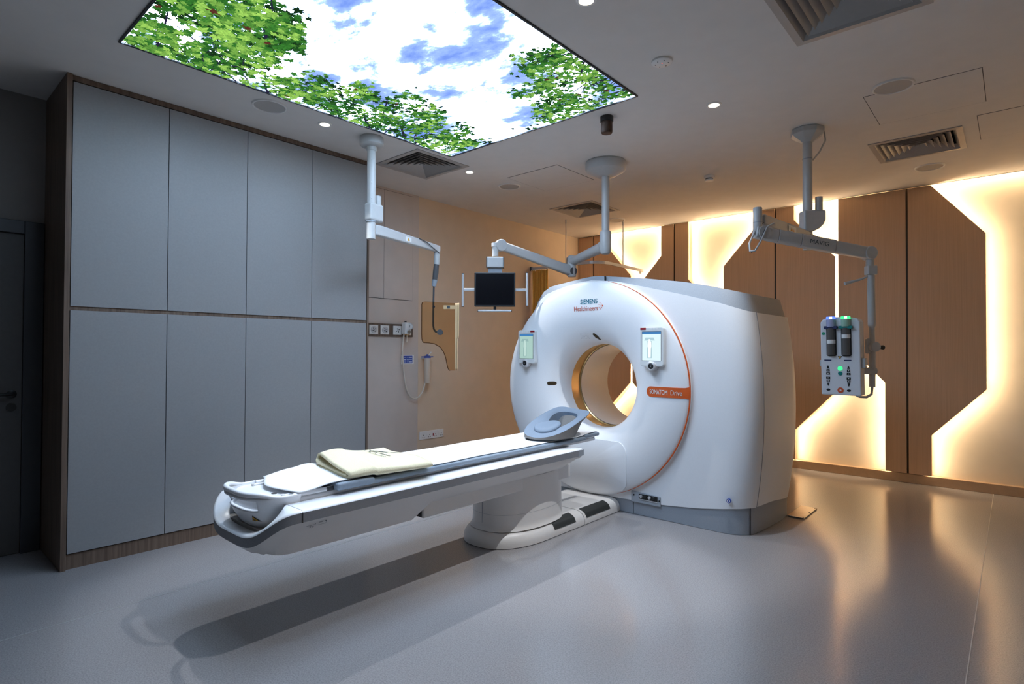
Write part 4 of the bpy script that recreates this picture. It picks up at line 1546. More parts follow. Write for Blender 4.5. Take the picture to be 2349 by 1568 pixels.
def hr_out(th):
    """rounded at the foot side, squarer towards the bore"""
    c, s_ = math.cos(th), math.sin(th)
    e = 0.85 if s_ < 0 else 0.85 - 0.45 * smoothstep(0.0, 0.5, s_)
    return (0.178 * math.copysign(abs(c) ** e, c), 0.272 * math.copysign(abs(s_) ** e, s_))


def hr_in(th):
    c, s_ = math.cos(th), math.sin(th)
    return (0.006 + 0.098 * math.copysign(abs(c) ** 0.8, c) * (1.0 + 0.12 * s_), 0.088 + 0.118 * math.copysign(abs(s_) ** 0.9, s_))


def hr_top(x, y):
    base = 0.695 + 0.300 * (y + 0.27) + 0.05 * (0.178 - x)
    rim = 0.020 * math.exp(-((x + 0.13) ** 2) / 0.006 - ((y - 0.05) ** 2) / 0.03)
    return base - 0.034 * math.exp(-(x * x) / 0.012 - ((y + 0.02) ** 2) / 0.03) + rim + 0.012 * smoothstep(0.20, 0.27, y) * smoothstep(0.10, 0.17, x)


n = 72
vs, fs = [], []
RR = 7
for j in range(RR + 1):
    k = j / RR
    for i in range(n):
        th = 2 * math.pi * i / n
        a, b = hr_in(th), hr_out(th)
        x, y = a[0] + (b[0] - a[0]) * k, a[1] + (b[1] - a[1]) * k
        z = hr_top(x, y) - 0.006 * (1 if j in (0, RR) else 0)
        vs.append((HX + x, HY + y, z))
for j in range(RR):
    for i in range(n):
        fs.append((j * n + i, j * n + (i + 1) % n, (j + 1) * n + (i + 1) % n, (j + 1) * n + i))
MB().add(vs, fs).build('dish', 'foam', hr, 60)
# outer skirt and inner wall
vs, fs = [], []
for j, k in enumerate((0.0, 0.35, 1.0)):
    for i in range(n):
        th = 2 * math.pi * i / n
        b = hr_out(th)
        zt_ = hr_top(*b) - 0.006
        bot = 0.6785 + 0.0 * b[1]
        z = zt_ + (bot - zt_) * k
        sh_ = 1 - 0.12 * (k ** 0.8) * smoothstep(0.70, 0.85, zt_)
        vs.append((HX + b[0] * sh_, HY + b[1] - 0.17 * k ** 0.6 * smoothstep(-0.05, 0.27, b[1]), z))
for j in range(2):
    for i in range(n):
        fs.append((j * n + i, j * n + (i + 1) % n, (j + 1) * n + (i + 1) % n, (j + 1) * n + i))
MB().add(vs, fs).build('side_wall', 'foamside', hr, 60, label='grey side of the foam head rest')
vs, fs = [], []
for j, k in enumerate((0.0, 1.0)):
    for i in range(n):
        th = 2 * math.pi * i / n
        a = hr_in(th)
        zt_ = hr_top(*a) - 0.006
        vs.append((HX + a[0], HY + a[1], zt_ + (max(0.683, zt_ - 0.075) - zt_) * k))
for i in range(n):
    fs.append((i, (i + 1) % n, n + (i + 1) % n, n + i))
MB().add(vs, fs).build('inner_wall', 'foam', hr, 60)
# loose round cushion lying in the dish
vs, fs = [], []
for j, (k, hh) in enumerate(((1.0, 0.0), (1.03, 0.010), (0.97, 0.020), (0.80, 0.026), (0.45, 0.022), (0.0, 0.017))):
    for i in range(40):
        th = 2 * math.pi * i / 40
        c, s_ = math.cos(th), math.sin(th)
        x = -0.005 + 0.088 * c * k
        y = -0.105 + (0.085 + 0.06 * smoothstep(0.2, 1, s_ + 0.3 * c)) * s_ * k
        vs.append((HX + x, HY + y, hr_top(x, y) - 0.002 + hh))
for j in range(5):
    for i in range(40):
        fs.append((j * 40 + i, j * 40 + (i + 1) % 40, (j + 1) * 40 + (i + 1) % 40, (j + 1) * 40 + i))
MB().add(vs, fs).build('cushion', 'foam', hr, 60)

# ================================================================== FLOOR COVER PLATE
t = thing('floor_cover_plate', 'shiny metal floor plate at the back corner of the scanner', 'cover plate', (-1.31, 5.1, 0))
MB().box(-1.375, -1.250, 4.905, 5.29, 0.001, 0.012).build('plate', 'metal', t, bevel=0.003)
for (x_, y_) in ((-1.262, 4.925), (-1.262, 5.10), (-1.262, 5.27)):
    MB().lathe([(0.006, 0.011), (0.006, 0.014), (0.0, 0.0145)], (x_, y_, 0), 'z', 10).build('screw', 'groove', t)

# ================================================================== LEFT CEILING ARM + SHIELD
t = thing('ceiling_boom', 'white ceiling arm beside the cupboards carrying the amber shield', 'ceiling arm', (-3.752, 2.58, H))
px_, py_ = -3.752, 2.58
MB().lathe([(0.088, 0.0), (0.092, -0.012), (0.092, -0.062), (0.082, -0.072), (0.045, -0.076)], (px_, py_, H), 'z', 40).build('ceiling_flange', 'armwhite', t, 40)
MB().tube([(px_, py_, H - 0.07), (px_, py_, 2.185)], 0.034, 28).build('pole', 'armwhite', t, 40)
MB().lathe([(0.04, 0.0), (0.04, -0.03), (0.035, -0.035)], (px_, py_, H - 0.075), 'z', 28).build('pole_collar', 'armwhite', t, 40)
dr = Vector((-3.88 - px_, 3.366 - py_, 0)).normalized()
MB().prism([(px_ + dr.x * s_ + dr.y * w_, py_ + dr.y * s_ - dr.x * w_, 2.325) for s_, w_ in ((-0.04, -0.04), (0.10, -0.04), (0.10, 0.04), (-0.04, 0.04))], (0, 0, 0.14)).build('joint_block', 'armwhite', t, bevel=0.018, seg=3)
MB().tube([(px_ + dr.x * 0.07, py_ + dr.y * 0.07, 2.45), (px_ + dr.x * 0.07, py_ + dr.y * 0.07, 2.535)], 0.026, 20).build('joint_tube', 'armwhite', t, 40)
MB().lathe([(0.0385, -0.006), (0.0385, 0.006)], (px_, py_, 2.322), 'z', 28).build('joint_ring', 'grey', t, 40)
for zz in (2.80, 2.62, 2.50):
    MB().lathe([(0.0, 0.0), (0.006, 0.0), (0.006, 0.003), (0, 0.003)], (px_ + 0.029, py_ - 0.0185, zz), 'x', 10).build('screw', 'alu', t)
EA = Vector((-3.880, 3.366, 2.232))
SA = Vector((px_, py_, 2.262))
nb = Vector((-dr.y, dr.x, 0))
mb = MB()
vs = []
for (c_, hw, hh) in ((SA + dr * 0.03, 0.028, 0.040), (SA + dr * 0.10, 0.028, 0.042), (EA - dr * 0.02, 0.022, 0.030), (EA + dr * 0.03, 0.020, 0.028)):
    for (i, j) in ((-1, -1), (1, -1), (1, 1), (-1, 1)):
        vs.append(c_ + nb * i * hw + Vector((0, 0, j * hh)))
fs = [(0, 1, 2, 3), (12, 15, 14, 13)]
for k in range(3):
    for i in range(4):
        fs.append((k * 4 + i, k * 4 + (i + 1) % 4, k * 4 + 4 + (i + 1) % 4, k * 4 + 4 + i))
boom = mb.add(vs, fs).build('boom', 'armwhite', t, bevel=0.010, seg=3)
mid = SA.lerp(EA, 0.50)
rn = -nb if nb.dot(Vector((1, 0, 0))) < 0 else nb
st_ = MB()
st_.add([mid + rn * 0.0262 + dr * a + Vector((0, 0, b)) for a, b in ((-0.035, -0.018), (0.035, -0.018), (0.035, 0.018), (-0.035, 0.018))], [(0, 1, 2, 3)])
so = st_.build('warning_label', 'plate', boom)
MB().add([mid + rn * 0.0268 + dr * a + Vector((0, 0, b)) for a, b in ((-0.014, -0.014), (0.014, -0.014), (0.0, 0.015))], [(0, 1, 2)]).build('warning_triangle', 'yellow', boom)
MB().tube([mid + rn * 0.026 + dr * 0.13 + Vector((0, 0, 0.03)), mid + rn * 0.034 + dr * 0.22 + Vector((0, 0, 0.01)), EA + rn * 0.03 + Vector((0, 0, -0.045))], 0.004, 8).build('cable', 'armgrey', t, 60)
MB().tube([EA + dr * 0.0 + Vector((0, 0, -0.02)), EA + Vector((0, 0, -0.13)), EA + Vector((-0.004, -0.004, -0.15))], [0.027, 0.027, 0.022], 20).build('drop_sleeve', 'armwhite', t, 40)
RT = EA + Vector((-0.020, -0.016, -0.33))
MB().tube([EA + Vector((-0.002, -0.002, -0.14)), EA + Vector((-0.008, -0.006, -0.22)), RT + Vector((0.006, 0.005, 0.05))], [0.024, 0.026, 0.022], 18).build('swivel', 'armgrey', t, 40)
MB().tube([RT + Vector((0.006, 0.005, 0.05)), RT + Vector((0, 0, -0.01))], [0.026, 0.018], 18).build('swivel_cone', 'grey', t, 40)
RB = Vector((-3.905, 3.350, 1.545))
CLP = Vector((-3.858, 3.392, 1.482))
MB().tube([RT, RB + Vector((0, 0, 0.16)), RB, RB + Vector((0.004, 0.004, -0.035)), RB + Vector((0.016, 0.014, -0.058)), CLP], 0.0085, 12).build('hanger_rod', 'armgrey', t, 60)
vr = Vector((0.749, 0.662, 0))            # along the shield
vnrm = Vector((0.662, -0.749, 0))         # towards the room
MB().tube([CLP - vnrm * 0.012, CLP + vnrm * 0.024], 0.026, 20).build('clamp_knob', 'armgrey', t, 40)

shd = thing('radiation_shield', 'amber see-through shield with a scooped lower edge hanging from the left arm', 'shield', tuple(CLP))
SO = CLP + vnrm * 0.006


def shp(a, z, d_=0.0):
    return SO + vr * a + vnrm * d_ + Vector((0, 0, z - CLP.z))


out = []
for (a, z) in ((-0.155, 1.752), (-0.163, 1.742), (-0.166, 1.728), (-0.166, 1.47), (-0.163, 1.42), (-0.157, 1.400), (-0.145, 1.388), (-0.10, 1.386), (-0.05, 1.378), (0.0, 1.350), (0.03, 1.31), (0.05, 1.26), (0.062, 1.20), (0.070, 1.165), (0.080, 1.146), (0.092, 1.140), (0.135, 1.140), (0.138, 1.742), (-0.14, 1.757)):
    out.append((a, z))
MB().prism([shp(a, z) for a, z in out], vnrm * 0.006).build('pane', 'amber', shd)
eg = MB()
eg.tube([shp(a, z, 0.003) for a, z in out[:16]], 0.0038, 6)
eg.build('pane_edge', 'acredge', shd, 60)
bd = MB()
bd.grid(lambda a, b: shp(0.134 + 0.036 * math.sin(a * 1.45) * (1.0 if b > 0.47 else 0.72), 1.142 + (1.742 - 1.142) * b, 0.003 + 0.036 * (1 - math.cos(a * 1.45))), 8, 24)
bd.build('bent_edge', 'acrbend', shd, 60, solid=0.006)
MB().add([shp(a, z, 0.0075) for a, z in ((0.03, 1.722), (0.132, 1.722), (0.132, 1.690), (0.03, 1.690))], [(0, 1, 2, 3)]).build('label_strip', mat('label_tan', (0.62, 0.42, 0.22), 0.5), shd)
MB().add([shp(a, z, 0.0082) for a, z in ((0.060, 1.718), (0.088, 1.718), (0.088, 1.694), (0.060, 1.694))], [(0, 1, 2, 3)]).build('label_mark', 'ink', shd)
MB().tube([shp(-0.058, 1.71, -0.004), shp(-0.058, 1.71, 0.014)], 0.011, 14).build('pane_stud', 'black', shd, 40)

# ================================================================== MONITOR ARM + MONITOR
PX, PY = -2.688, 4.275
t = thing('ceiling_boom', 'white jointed ceiling arm above the scanner holding the black monitor', 'ceiling arm', (PX, PY, H))
MB().lathe([(0.172, 0.0), (0.178, -0.01), (0.178, -0.060), (0.168, -0.078), (0.085, -0.125), (0.045, -0.128)], (PX, PY, H), 'z', 56).build('ceiling_flange', 'armwhite', t, 30)
MB().tube([(PX, PY, H - 0.12), (PX, PY, 2.30)], 0.034, 28).build('pole', 'armwhite', t, 40)
MB().lathe([(0.0, 2.170), (0.034, 2.172), (0.042, 2.180), (0.046, 2.20), (0.050, 2.22), (0.050, 2.36), (0.044, 2.372), (0.036, 2.374)], (PX, PY, 0), 'z', 32).build('swivel_joint', 'armwhite', t, 40)
E1 = Vector((-3.255, 4.565, 2.195))
S1 = Vector((PX, PY, 2.245))
d1 = (E1 - S1).normalized()
MB().tube([S1 + d1 * 0.02, S1 + d1 * 0.09, E1 - d1 * 0.05, E1 - d1 * 0.005], [0.058, 0.048, 0.040, 0.046], 20).build('upper_arm', 'armwhite', t, 50)
MB().tube([E1 + Vector((0, 0, 0.060)), E1 + Vector((0, 0, 0.045)), E1 + Vector((0, 0, -0.14)), E1 + Vector((0, 0, -0.15))], [0.030, 0.046, 0.046, 0.038], 22).build('elbow', 'armwhite', t, 50)
MB().obox(E1 + Vector((-0.035, 0.018, 0.005)), d1 * 0.014, Vector((-d1.y, d1.x, 0)) * 0.036, (0, 0, 0.042)).build('elbow_cover', 'armgrey', t, bevel=0.008)
E2 = Vector((-3.590, 3.895, 2.300))
S2 = E1 + Vector((0, 0, -0.095))
d2 = (E2 - S2).normalized()
n2_ = d2.cross(Vector((0, 0, 1))).normalized()
u2_ = n2_.cross(d2)
mb = MB()
vs = []
NS = 16
for (s_, hw, hh) in ((-0.05, 0.012, 0.030), (-0.03, 0.036, 0.046), (0.05, 0.038, 0.050), (0.20, 0.036, 0.046), ((E2 - S2).length - 0.1, 0.034, 0.042), ((E2 - S2).length + 0.01, 0.032, 0.040)):
    for k in range(NS):
        a = 2 * math.pi * k / NS
        c, s__ = math.cos(a), math.sin(a)
        vs.append(S2 + d2 * s_ + n2_ * hw * math.copysign(abs(c) ** 0.5, c) + u2_ * hh * math.copysign(abs(s__) ** 0.5, s__))
fs = [tuple(range(NS)), tuple(5 * NS + k for k in range(NS))]
for j in range(5):
    for k in range(NS):
        fs.append((j * NS + k, j * NS + (k + 1) % NS, (j + 1) * NS + (k + 1) % NS, (j + 1) * NS + k))
mb.add(vs, fs).build('spring_arm', 'armwhite', t, 50)
for s_ in (-1, 1):
    MB().tube([S2 + n2_ * s_ * 0.033, S2 + n2_ * s_ * 0.044], [0.040, 0.036], 24).build('pivot_cap', 'armgrey', t, 40)
MB().tube([E2 + n2_ * 0.036, E2 - n2_ * 0.036], 0.055, 28).build('knuckle', 'armwhite', t, bevel=0.006)
DM = E2 + d2 * 0.055
DM.z = 0
DN = Vector((DM.x, DM.y, 0))
MB().tube([DN + Vector((0, 0, 2.318)), DN + Vector((0, 0, 2.195))], 0.030, 24).build('drop_tube', 'armwhite', t, 40)
MB().tube([DN + Vector((0, 0, 2.318)), DN + Vector((0, 0, 2.285)), DN + Vector((0, 0, 2.28))], [0.036, 0.036, 0.030], 24).build('drop_collar', 'armwhite', t, 40)

VF = Vector((0.662, -0.749, 0))      # towards the room
VRt = Vector((0.749, 0.662, 0))
mn = thing('monitor', 'black flat monitor with side grab handles hanging before the apricot wall', 'monitor', (DN.x, DN.y, 1.883))
mc = DN + Vector((0, 0, 1.880)) + VF * 0.045
MB().obox(DN + Vector((0, 0, 2.135)), VRt * 0.076, VF * 0.055, (0, 0, 0.048)).build('mount_box', 'armwhite', mn, bevel=0.008)
for s_ in (-1, 1):
    MB().obox(DN + Vector((0, 0, 2.135)) + VRt * s_ * 0.079, VRt * 0.003, VF * 0.052, (0, 0, 0.050)).build('mount_side', 'armgrey', mn)
MB().obox(DN + Vector((0, 0, 2.03)) + VF * 0.005, VRt * 0.066, VF * 0.020, (0, 0, 0.12)).build('mount_bracket', 'grey', mn, bevel=0.004)
MB().obox(mc, VRt * 0.188, VF * 0.026, (0, 0, 0.156)).build('case', 'black', mn, bevel=0.006)
MB().obox(mc + VF * 0.0262, VRt * 0.174, VF * 0.0008, (0, 0, 0.142)).build('screen', 'screenoff', mn)
for s_, nm in ((-1, 'l'), (1, 'r')):
    hc = mc + VRt * s_ * 0.296 + Vector((0, 0, 0.004 * s_))
    hd = MB().tube([hc + Vector((0, 0, -0.150)), hc + Vector((0, 0, 0.150))], 0.011, 16).build('grab_handle', 'alu', mn, 40)
    for q in (-1, 1):
        MB().tube([hc + Vector((0, 0, q * 0.150)), hc + Vector((0, 0, q * 0.155))], 0.0118, 16).build('end_cap', 'black', hd, 40)
    MB().obox(mc + VRt * s_ * 0.236 - VF * 0.008, VRt * 0.056, VF * 0.006, (0, 0, 0.013)).build('handle_bracket', 'alu', mn, bevel=0.004)
bc = mc + Vector((0, 0, -0.195)) + VF * 0.02
hd = MB().tube([bc - VRt * 0.152, bc + VRt * 0.152], 0.010, 16).build('grab_handle', 'alu', mn, 40)
for q in (-1, 1):
    MB().tube([bc + VRt * q * 0.152, bc + VRt * q * 0.157], 0.0108, 16).build('end_cap', 'black', hd, 40)
MB().obox(mc + Vector((0, 0, -0.172)), VRt * 0.012, VF * 0.010, (0, 0, 0.022)).build('handle_bracket', 'black', mn)

# ================================================================== INJECTOR ARM + INJECTOR
QX, QY = -1.150, 4.617
t = thing('ceiling_boom', 'grey-white ceiling arm before the lit wall carrying the injector', 'ceiling arm', (QX, QY, H))
MB().lathe([(0.112, 0.0), (0.116, -0.008), (0.116, -0.040), (0.095, -0.060), (0.060, -0.082), (0.040, -0.098), (0.036, -0.10)], (QX, QY, H), 'z', 8, cap=True).build('ceiling_flange', 'armwhite', t, 20, bevel=0.004)
MB().tube([(QX, QY, H - 0.09), (QX, QY, 2.08)], 0.033, 28).build('pole', 'armwhite', t, 40)
MB().lathe([(0.0345, -0.006), (0.0345, 0.0)], (QX, QY, 2.76), 'z', 28).build('pole_ring', 'grey', t, 40)
jd = Vector((0.749, 0.662, 0))
jn = Vector((-0.662, 0.749, 0))
jp = [(-0.045, 2.37), (0.115, 2.37), (0.115, 2.30), (0.10, 2.265), (0.07, 2.235), (0.03, 2.215), (-0.045, 2.20)]
MB().prism([Vector((QX, QY, 0)) + jd * a - jn * 0.045 + Vector((0, 0, z)) for a, z in jp], jn * 0.09).build('joint_block', 'armwhite', t, bevel=0.012, seg=3)
MB().tube([Vector((QX, QY, 2.36)) + jd * 0.085, Vector((QX, QY, 2.475)) + jd * 0.085], 0.026, 20).build('joint_tube', 'armwhite', t, 40)
EL = Vector((-1.283, 3.925, 2.20))
SQ = Vector((QX, QY, 2.165))
dq = (Vector((EL.x, EL.y, 2.215)) - SQ).normalized()
nq = dq.cross(Vector((0, 0, 1))).normalized()
mb = MB()
vs = []
for (s_, hw, hh) in ((-0.035, 0.030, 0.038), (0.08, 0.034, 0.044), (0.35, 0.030, 0.040), (0.66, 0.026, 0.036)):
    c_ = SQ + dq * s_
    for (i, j) in ((-1, -1), (1, -1), (1, 1), (-1, 1)):
        vs.append(c_ + nq * i * hw + Vector((0, 0, j * hh)))
fs = [(0, 1, 2, 3), (12, 15, 14, 13)]
for k in range(3):
    for i in range(4):
        fs.append((k * 4 + i, k * 4 + (i + 1) % 4, k * 4 + 4 + (i + 1) % 4, k * 4 + 4 + i))
hb = mb.add(vs, fs).build('boom', 'armwhite', t, bevel=0.010, seg=3)
sidev = -nq if nq.dot(Vector((0.662, -0.749, 0))) < 0 else nq
lc_ = SQ + dq * 0.30 + sidev * 0.034
MB().add([lc_ + dq * a + Vector((0, 0, b)) for a, b in ((-0.055, -0.024), (0.055, -0.024), (0.055, 0.024), (-0.055, 0.024))], [(0, 1, 2, 3)]).build('warning_label', 'plate', hb)
for a in (-0.02, 0.0, 0.02):
    MB().add([lc_ + sidev * 0.001 + dq * (a + b) + Vector((0, 0, z)) for b, z in ((-0.007, -0.012), (0.007, -0.012), (0.0, 0.014))], [(0, 1, 2)]).build('label_mark', 'yellow', hb)
MB().tube([EL + Vector((0, 0, 0.085)), EL + Vector((0, 0, 0.08)), EL + Vector((0, 0, -0.095)), EL + Vector((0, 0, -0.105))], [0.026, 0.029, 0.029, 0.024], 24).build('elbow', 'armwhite', t, 40)
MB().lathe([(0.0298, -0.002), (0.0298, 0.002)], (EL.x, EL.y, 2.185), 'z', 24).build('elbow_ring', 'grey', t)
EN = Vector((-0.748, 4.530, 2.000))
S3 = Vector((EL.x, EL.y, 2.118))
d3 = (EN - S3).normalized()
n3 = d3.cross(Vector((0, 0, 1))).normalized()
u3 = n3.cross(d3)
L3 = (EN - S3).length
if n3.dot(Vector((0.662, -0.749, 0))) < 0:
    n3 = -n3


def sect(mb, s0, s1, a0, a1):
    vs = []
    for (s_, (hw, hh)) in ((s0, a0), (s1, a1)):
        for k in range(16):
            a = 2 * math.pi * k / 16
            c, q = math.cos(a), math.sin(a)
            vs.append(S3 + d3 * s_ + n3 * hw * math.copysign(abs(c) ** 0.45, c) + u3 * hh * math.copysign(abs(q) ** 0.45, q))
    fs = [tuple(range(16)), tuple(16 + k for k in range(16))] + [(k, (k + 1) % 16, 16 + (k + 1) % 16, 16 + k) for k in range(16)]
    mb.add(vs, fs)


for i, (s0, s1, a0, a1) in enumerate(((-0.02, 0.135, (0.034, 0.040), (0.036, 0.042)), (0.138, 0.30, (0.037, 0.043), (0.037, 0.043)), (0.303, 0.55, (0.037, 0.044), (0.036, 0.044)), (0.553, L3 + 0.01, (0.034, 0.041), (0.032, 0.040)))):
    mb = MB()
    sect(mb, s0, s1, a0, a1)
    mb.build('spring_arm_cover', 'armwhite', t, 50, bevel=0.003)
mb = MB()
tc_ = S3 + d3 * 0.355 + n3 * 0.0378
text_to(mb, 'MAVIG', 0.040, lambda px, pz: tc_ + d3 * px + u3 * (pz - 0.014), bold=-0.0006, width=0.135)
mb.build('arm_lettering', 'ink', t)
MB().tube([S3 + d3 * 0.03 + n3 * 0.030, S3 + d3 * 0.03 + n3 * 0.040], 0.042, 28).build('pivot_disc', 'armwhite', t, 40)
MB().tube([EN + n3 * 0.036, EN - n3 * 0.036], 0.046, 28).build('knuckle', 'armwhite', t, bevel=0.006)
DP = EN + d3 * 0.012
MB().tube([DP, DP + Vector((0, 0, -0.085))], 0.026, 20).build('drop_socket', 'armwhite', t, 40)
MB().obox(DP + Vector((0.004, 0.004, -0.115)), Vector((0.749, 0.662, 0)) * 0.032, Vector((0.662, -0.749, 0)) * 0.026, (0, 0, 0.032)).build('drop_block', 'armwhite', t, bevel=0.006)
MB().lathe([(0.0, 0.0), (0.012, 0.0), (0.012, 0.004), (0, 0.004)], (DP.x - 0.006, DP.y - 0.004, DP.z - 0.148), 'z', 12).build('plug', 'black', t)
PB = Vector((-0.732, 4.556, 1.36))
PT = Vector((DP.x + 0.004, DP.y + 0.004, DP.z - 0.145))
MB().tube([PT, PT.lerp(PB, 0.62)], 0.024, 22).build('drop_pole', 'armwhite', t, 40)
MB().tube([PT.lerp(PB, 0.62), PT.lerp(PB, 0.70), PT.lerp(PB, 0.74), PB], [0.024, 0.024, 0.018, 0.018], 22).build('pole_lower', 'armwhite', t, 40)
MB().tube([PT + Vector((-0.01, -0.01, -0.01)), PT + Vector((-0.06, -0.05, -0.035)), PT + Vector((-0.135, -0.115, -0.062))], [0.006, 0.008, 0.011], 10).build('release_lever', 'armwhite', t, 60)
# looping cables
MB().tube([Vector((-1.262, 3.97, 2.20)), Vector((-1.29, 3.90, 2.13)), Vector((-1.315, 3.86, 2.04)), Vector((-1.305, 3.84, 1.985)), Vector((-1.275, 3.85, 1.985)), Vector((-1.25, 3.885, 2.05)), Vector((-1.225, 3.935, 2.15)), Vector((-1.20, 3.99, 2.18))], 0.0065, 10).build('cable', 'armwhite', t, 60)
MB().tube([Vector((-1.258, 3.965, 2.19)), Vector((-1.30, 3.885, 2.10)), Vector((-1.318, 3.85, 2.02)), Vector((-1.295, 3.845, 1.975)), Vector((-1.262, 3.87, 2.02)), Vector((-1.235, 3.925, 2.14))], 0.004, 8).build('cable', 'armgrey', t, 60)
MB().tube([Vector((QX + 0.09, QY + 0.10, H - 0.005)), Vector((QX + 0.10, QY + 0.09, 2.90)), Vector((QX + 0.07, QY + 0.065, 2.82)), Vector((QX + 0.03, QY + 0.028, 2.75))], 0.006, 8).build('cable', 'armwhite', t, 60)
MB().tube([Vector((QX - 0.03, QY - 0.035, 2.19)), Vector((QX + 0.03, QY - 0.03, 2.185)), Vector((QX + 0.07, QY + 0.02, 2.165)), Vector((QX + 0.10, QY + 0.06, 2.14))], 0.007, 8).build('cable', 'armwhite', t, 60)
# joint and bracket for the injector
MB().tube([PB + VF * -0.03, PB + VF * 0.045], 0.034, 26).build('tilt_joint', 'armwhite', t, bevel=0.006)
MB().lathe([(0.040, -0.01), (0.043, 0.0), (0.040, 0.01)], (0, 0, 0), 'z', 24).build('wire_coil', 'hose', t)
co = t.children[-1]
co.rotation_euler = (math.pi / 2, 0, math.atan2(VF.x, -VF.y))
co.location = PB + VF * 0.01 - OFF[t.name]
MB().tube([PB + VRt * 0.03, PB + VRt * 0.075 + Vector((0, 0, -0.004)), PB + VRt * 0.082 + Vector((0, 0, -0.004))], [0.008, 0.016, 0.012], 14).build('clamp_lever', 'black', t, 50)
MB().obox(PB + VRt * -0.030 + Vector((0, 0, 0.005)), VRt * 0.016, VF * 0.012, (0, 0, 0.052)).build('joint_plate', 'armwhite', t, bevel=0.008)
MB().tube([PB + Vector((0, 0, -0.02)), PB + Vector((0, 0, -0.20))], 0.020, 18).build('lower_stem', 'armwhite', t, 40)
MB().tube([PB + Vector((0, 0, -0.165)) - VRt * 0.10, PB + Vector((0, 0, -0.165)) + VRt * 0.022], 0.024, 18).build('cross_stem', 'armwhite', t, 40)
MB().tube([PB + Vector((0, 0, -0.20)), PB + Vector((0, 0, -0.275))], 0.019, 18).build('cable_sleeve', 'alu', t, 40)
MB().tube([PB + Vector((0, 0, -0.27)), PB + Vector((-0.004, -0.004, -0.325)), PB + Vector((-0.03, -0.026, -0.345)), PB + Vector((-0.065, -0.058, -0.343)), PB + Vector((-0.088, -0.078, -0.325))], 0.0085, 10).build('cable', 'alu', t, 60)

IC = Vector((-0.884, 4.362, 1.300))
ij = thing('contrast_injector', 'white two-syringe injector head with black keys on the right arm', 'injector', tuple(IC))
IVF = Vector((-0.03, -1.0, 0)).normalized()
IVR = Vector((1.0, -0.03, 0)).normalized()


def ip(a, z, d_=0.0):
    lean = 0.045 * (z + 0.27) * -1.0
    return IC + IVR * (a - 0.025 * (z + 0.27) * 0.6) + IVF * d_ + Vector((0, 0, z))


bpoly = [(-0.118, -0.27), (0.122, -0.268), (0.122, -0.03), (0.105, 0.01), (0.118, 0.05), (0.121, 0.225), (0.112, 0.248), (0.05, 0.262), (-0.03, 0.262), (-0.10, 0.250), (-0.118, 0.225)]
bpoly = [(-0.118, -0.27), (0.122, -0.268), (0.122, 0.225), (0.110, 0.248), (0.05, 0.262), (-0.03, 0.262), (-0.10, 0.250), (-0.118, 0.225)]
MB().prism([ip(a, z, 0.0) for a, z in bpoly], -IVF * 0.11).build('body', mat('injector_shell', (0.70, 0.70, 0.72), 0.35), ij, bevel=0.008, seg=3)
MB().obox(ip(-0.122, -0.055, -0.05), IVR * 0.012, IVF * 0.02, (0, 0, 0.022)).build('side_boss', 'armwhite', ij, bevel=0.004)
MB().obox(ip(0.128, -0.05, -0.05), IVR * 0.018, IVF * 0.03, (0, 0, 0.034)).build('side_boss', 'armwhite', ij, bevel=0.006)
for k, (a, led, clip, top) in enumerate(((-0.050, 'ledblue', 'navy', 0.08), (0.040, 'ledgreen', 'tealgreen', 0.115))):
    sy = MB().prism([ip(a + q[0], q[1], 0.0008) for q in rrect(-0.030, 0.030, -0.005, 0.19, 0.012, 4)], IVF * 0.003).build('syringe_window', 'black', ij)
    MB().tube([ip(a, 0.002, 0.004), ip(a, 0.185, 0.004)], 0.0255, 18).build('syringe', 'syringe', sy, 50)
    MB().tube([ip(a, top, 0.005), ip(a, top + 0.026, 0.005)], 0.0262, 18).build('plunger', 'plate', sy, 50)
    MB().tube([ip(a + 0.004, top + 0.026, 0.022), ip(a + 0.004, 0.182, 0.022)], 0.0035, 8).build('plunger_rod', 'whiteprint', sy, 50)
    MB().obox(ip(a, 0.19, 0.012), IVR * 0.041, IVF * 0.014, (0, 0, 0.010)).build('syringe_clip', clip, ij, bevel=0.004)
    MB().tube([ip(a, 0.195, 0.006), ip(a, 0.245, 0.006)], 0.0285, 20).build('syringe_collar', mat('collar_tint_%d' % k, ((0.40, 0.42, 0.62) if k == 0 else (0.32, 0.52, 0.40)), 0.25), ij, 50)
    lt = MB().tube([ip(a, 0.245, 0.006), ip(a, 0.264, 0.006)], [0.0285, 0.0275], 20).build('status_light', led, ij, 50)
    MB().tube([ip(a + 0.006, 0.248, 0.031), ip(a + 0.006, 0.262, 0.031)], 0.008, 10).build('status_lamp', 'ledwhite', lt, 50)


def disc_key(name, a, z, r, m, lift=0.002):
    MB().prism([ip(a + r * math.cos(q * math.pi / 9), z + r * math.sin(q * math.pi / 9), 0.0005) for q in range(18)], IVF * lift).build(name, m, ij)


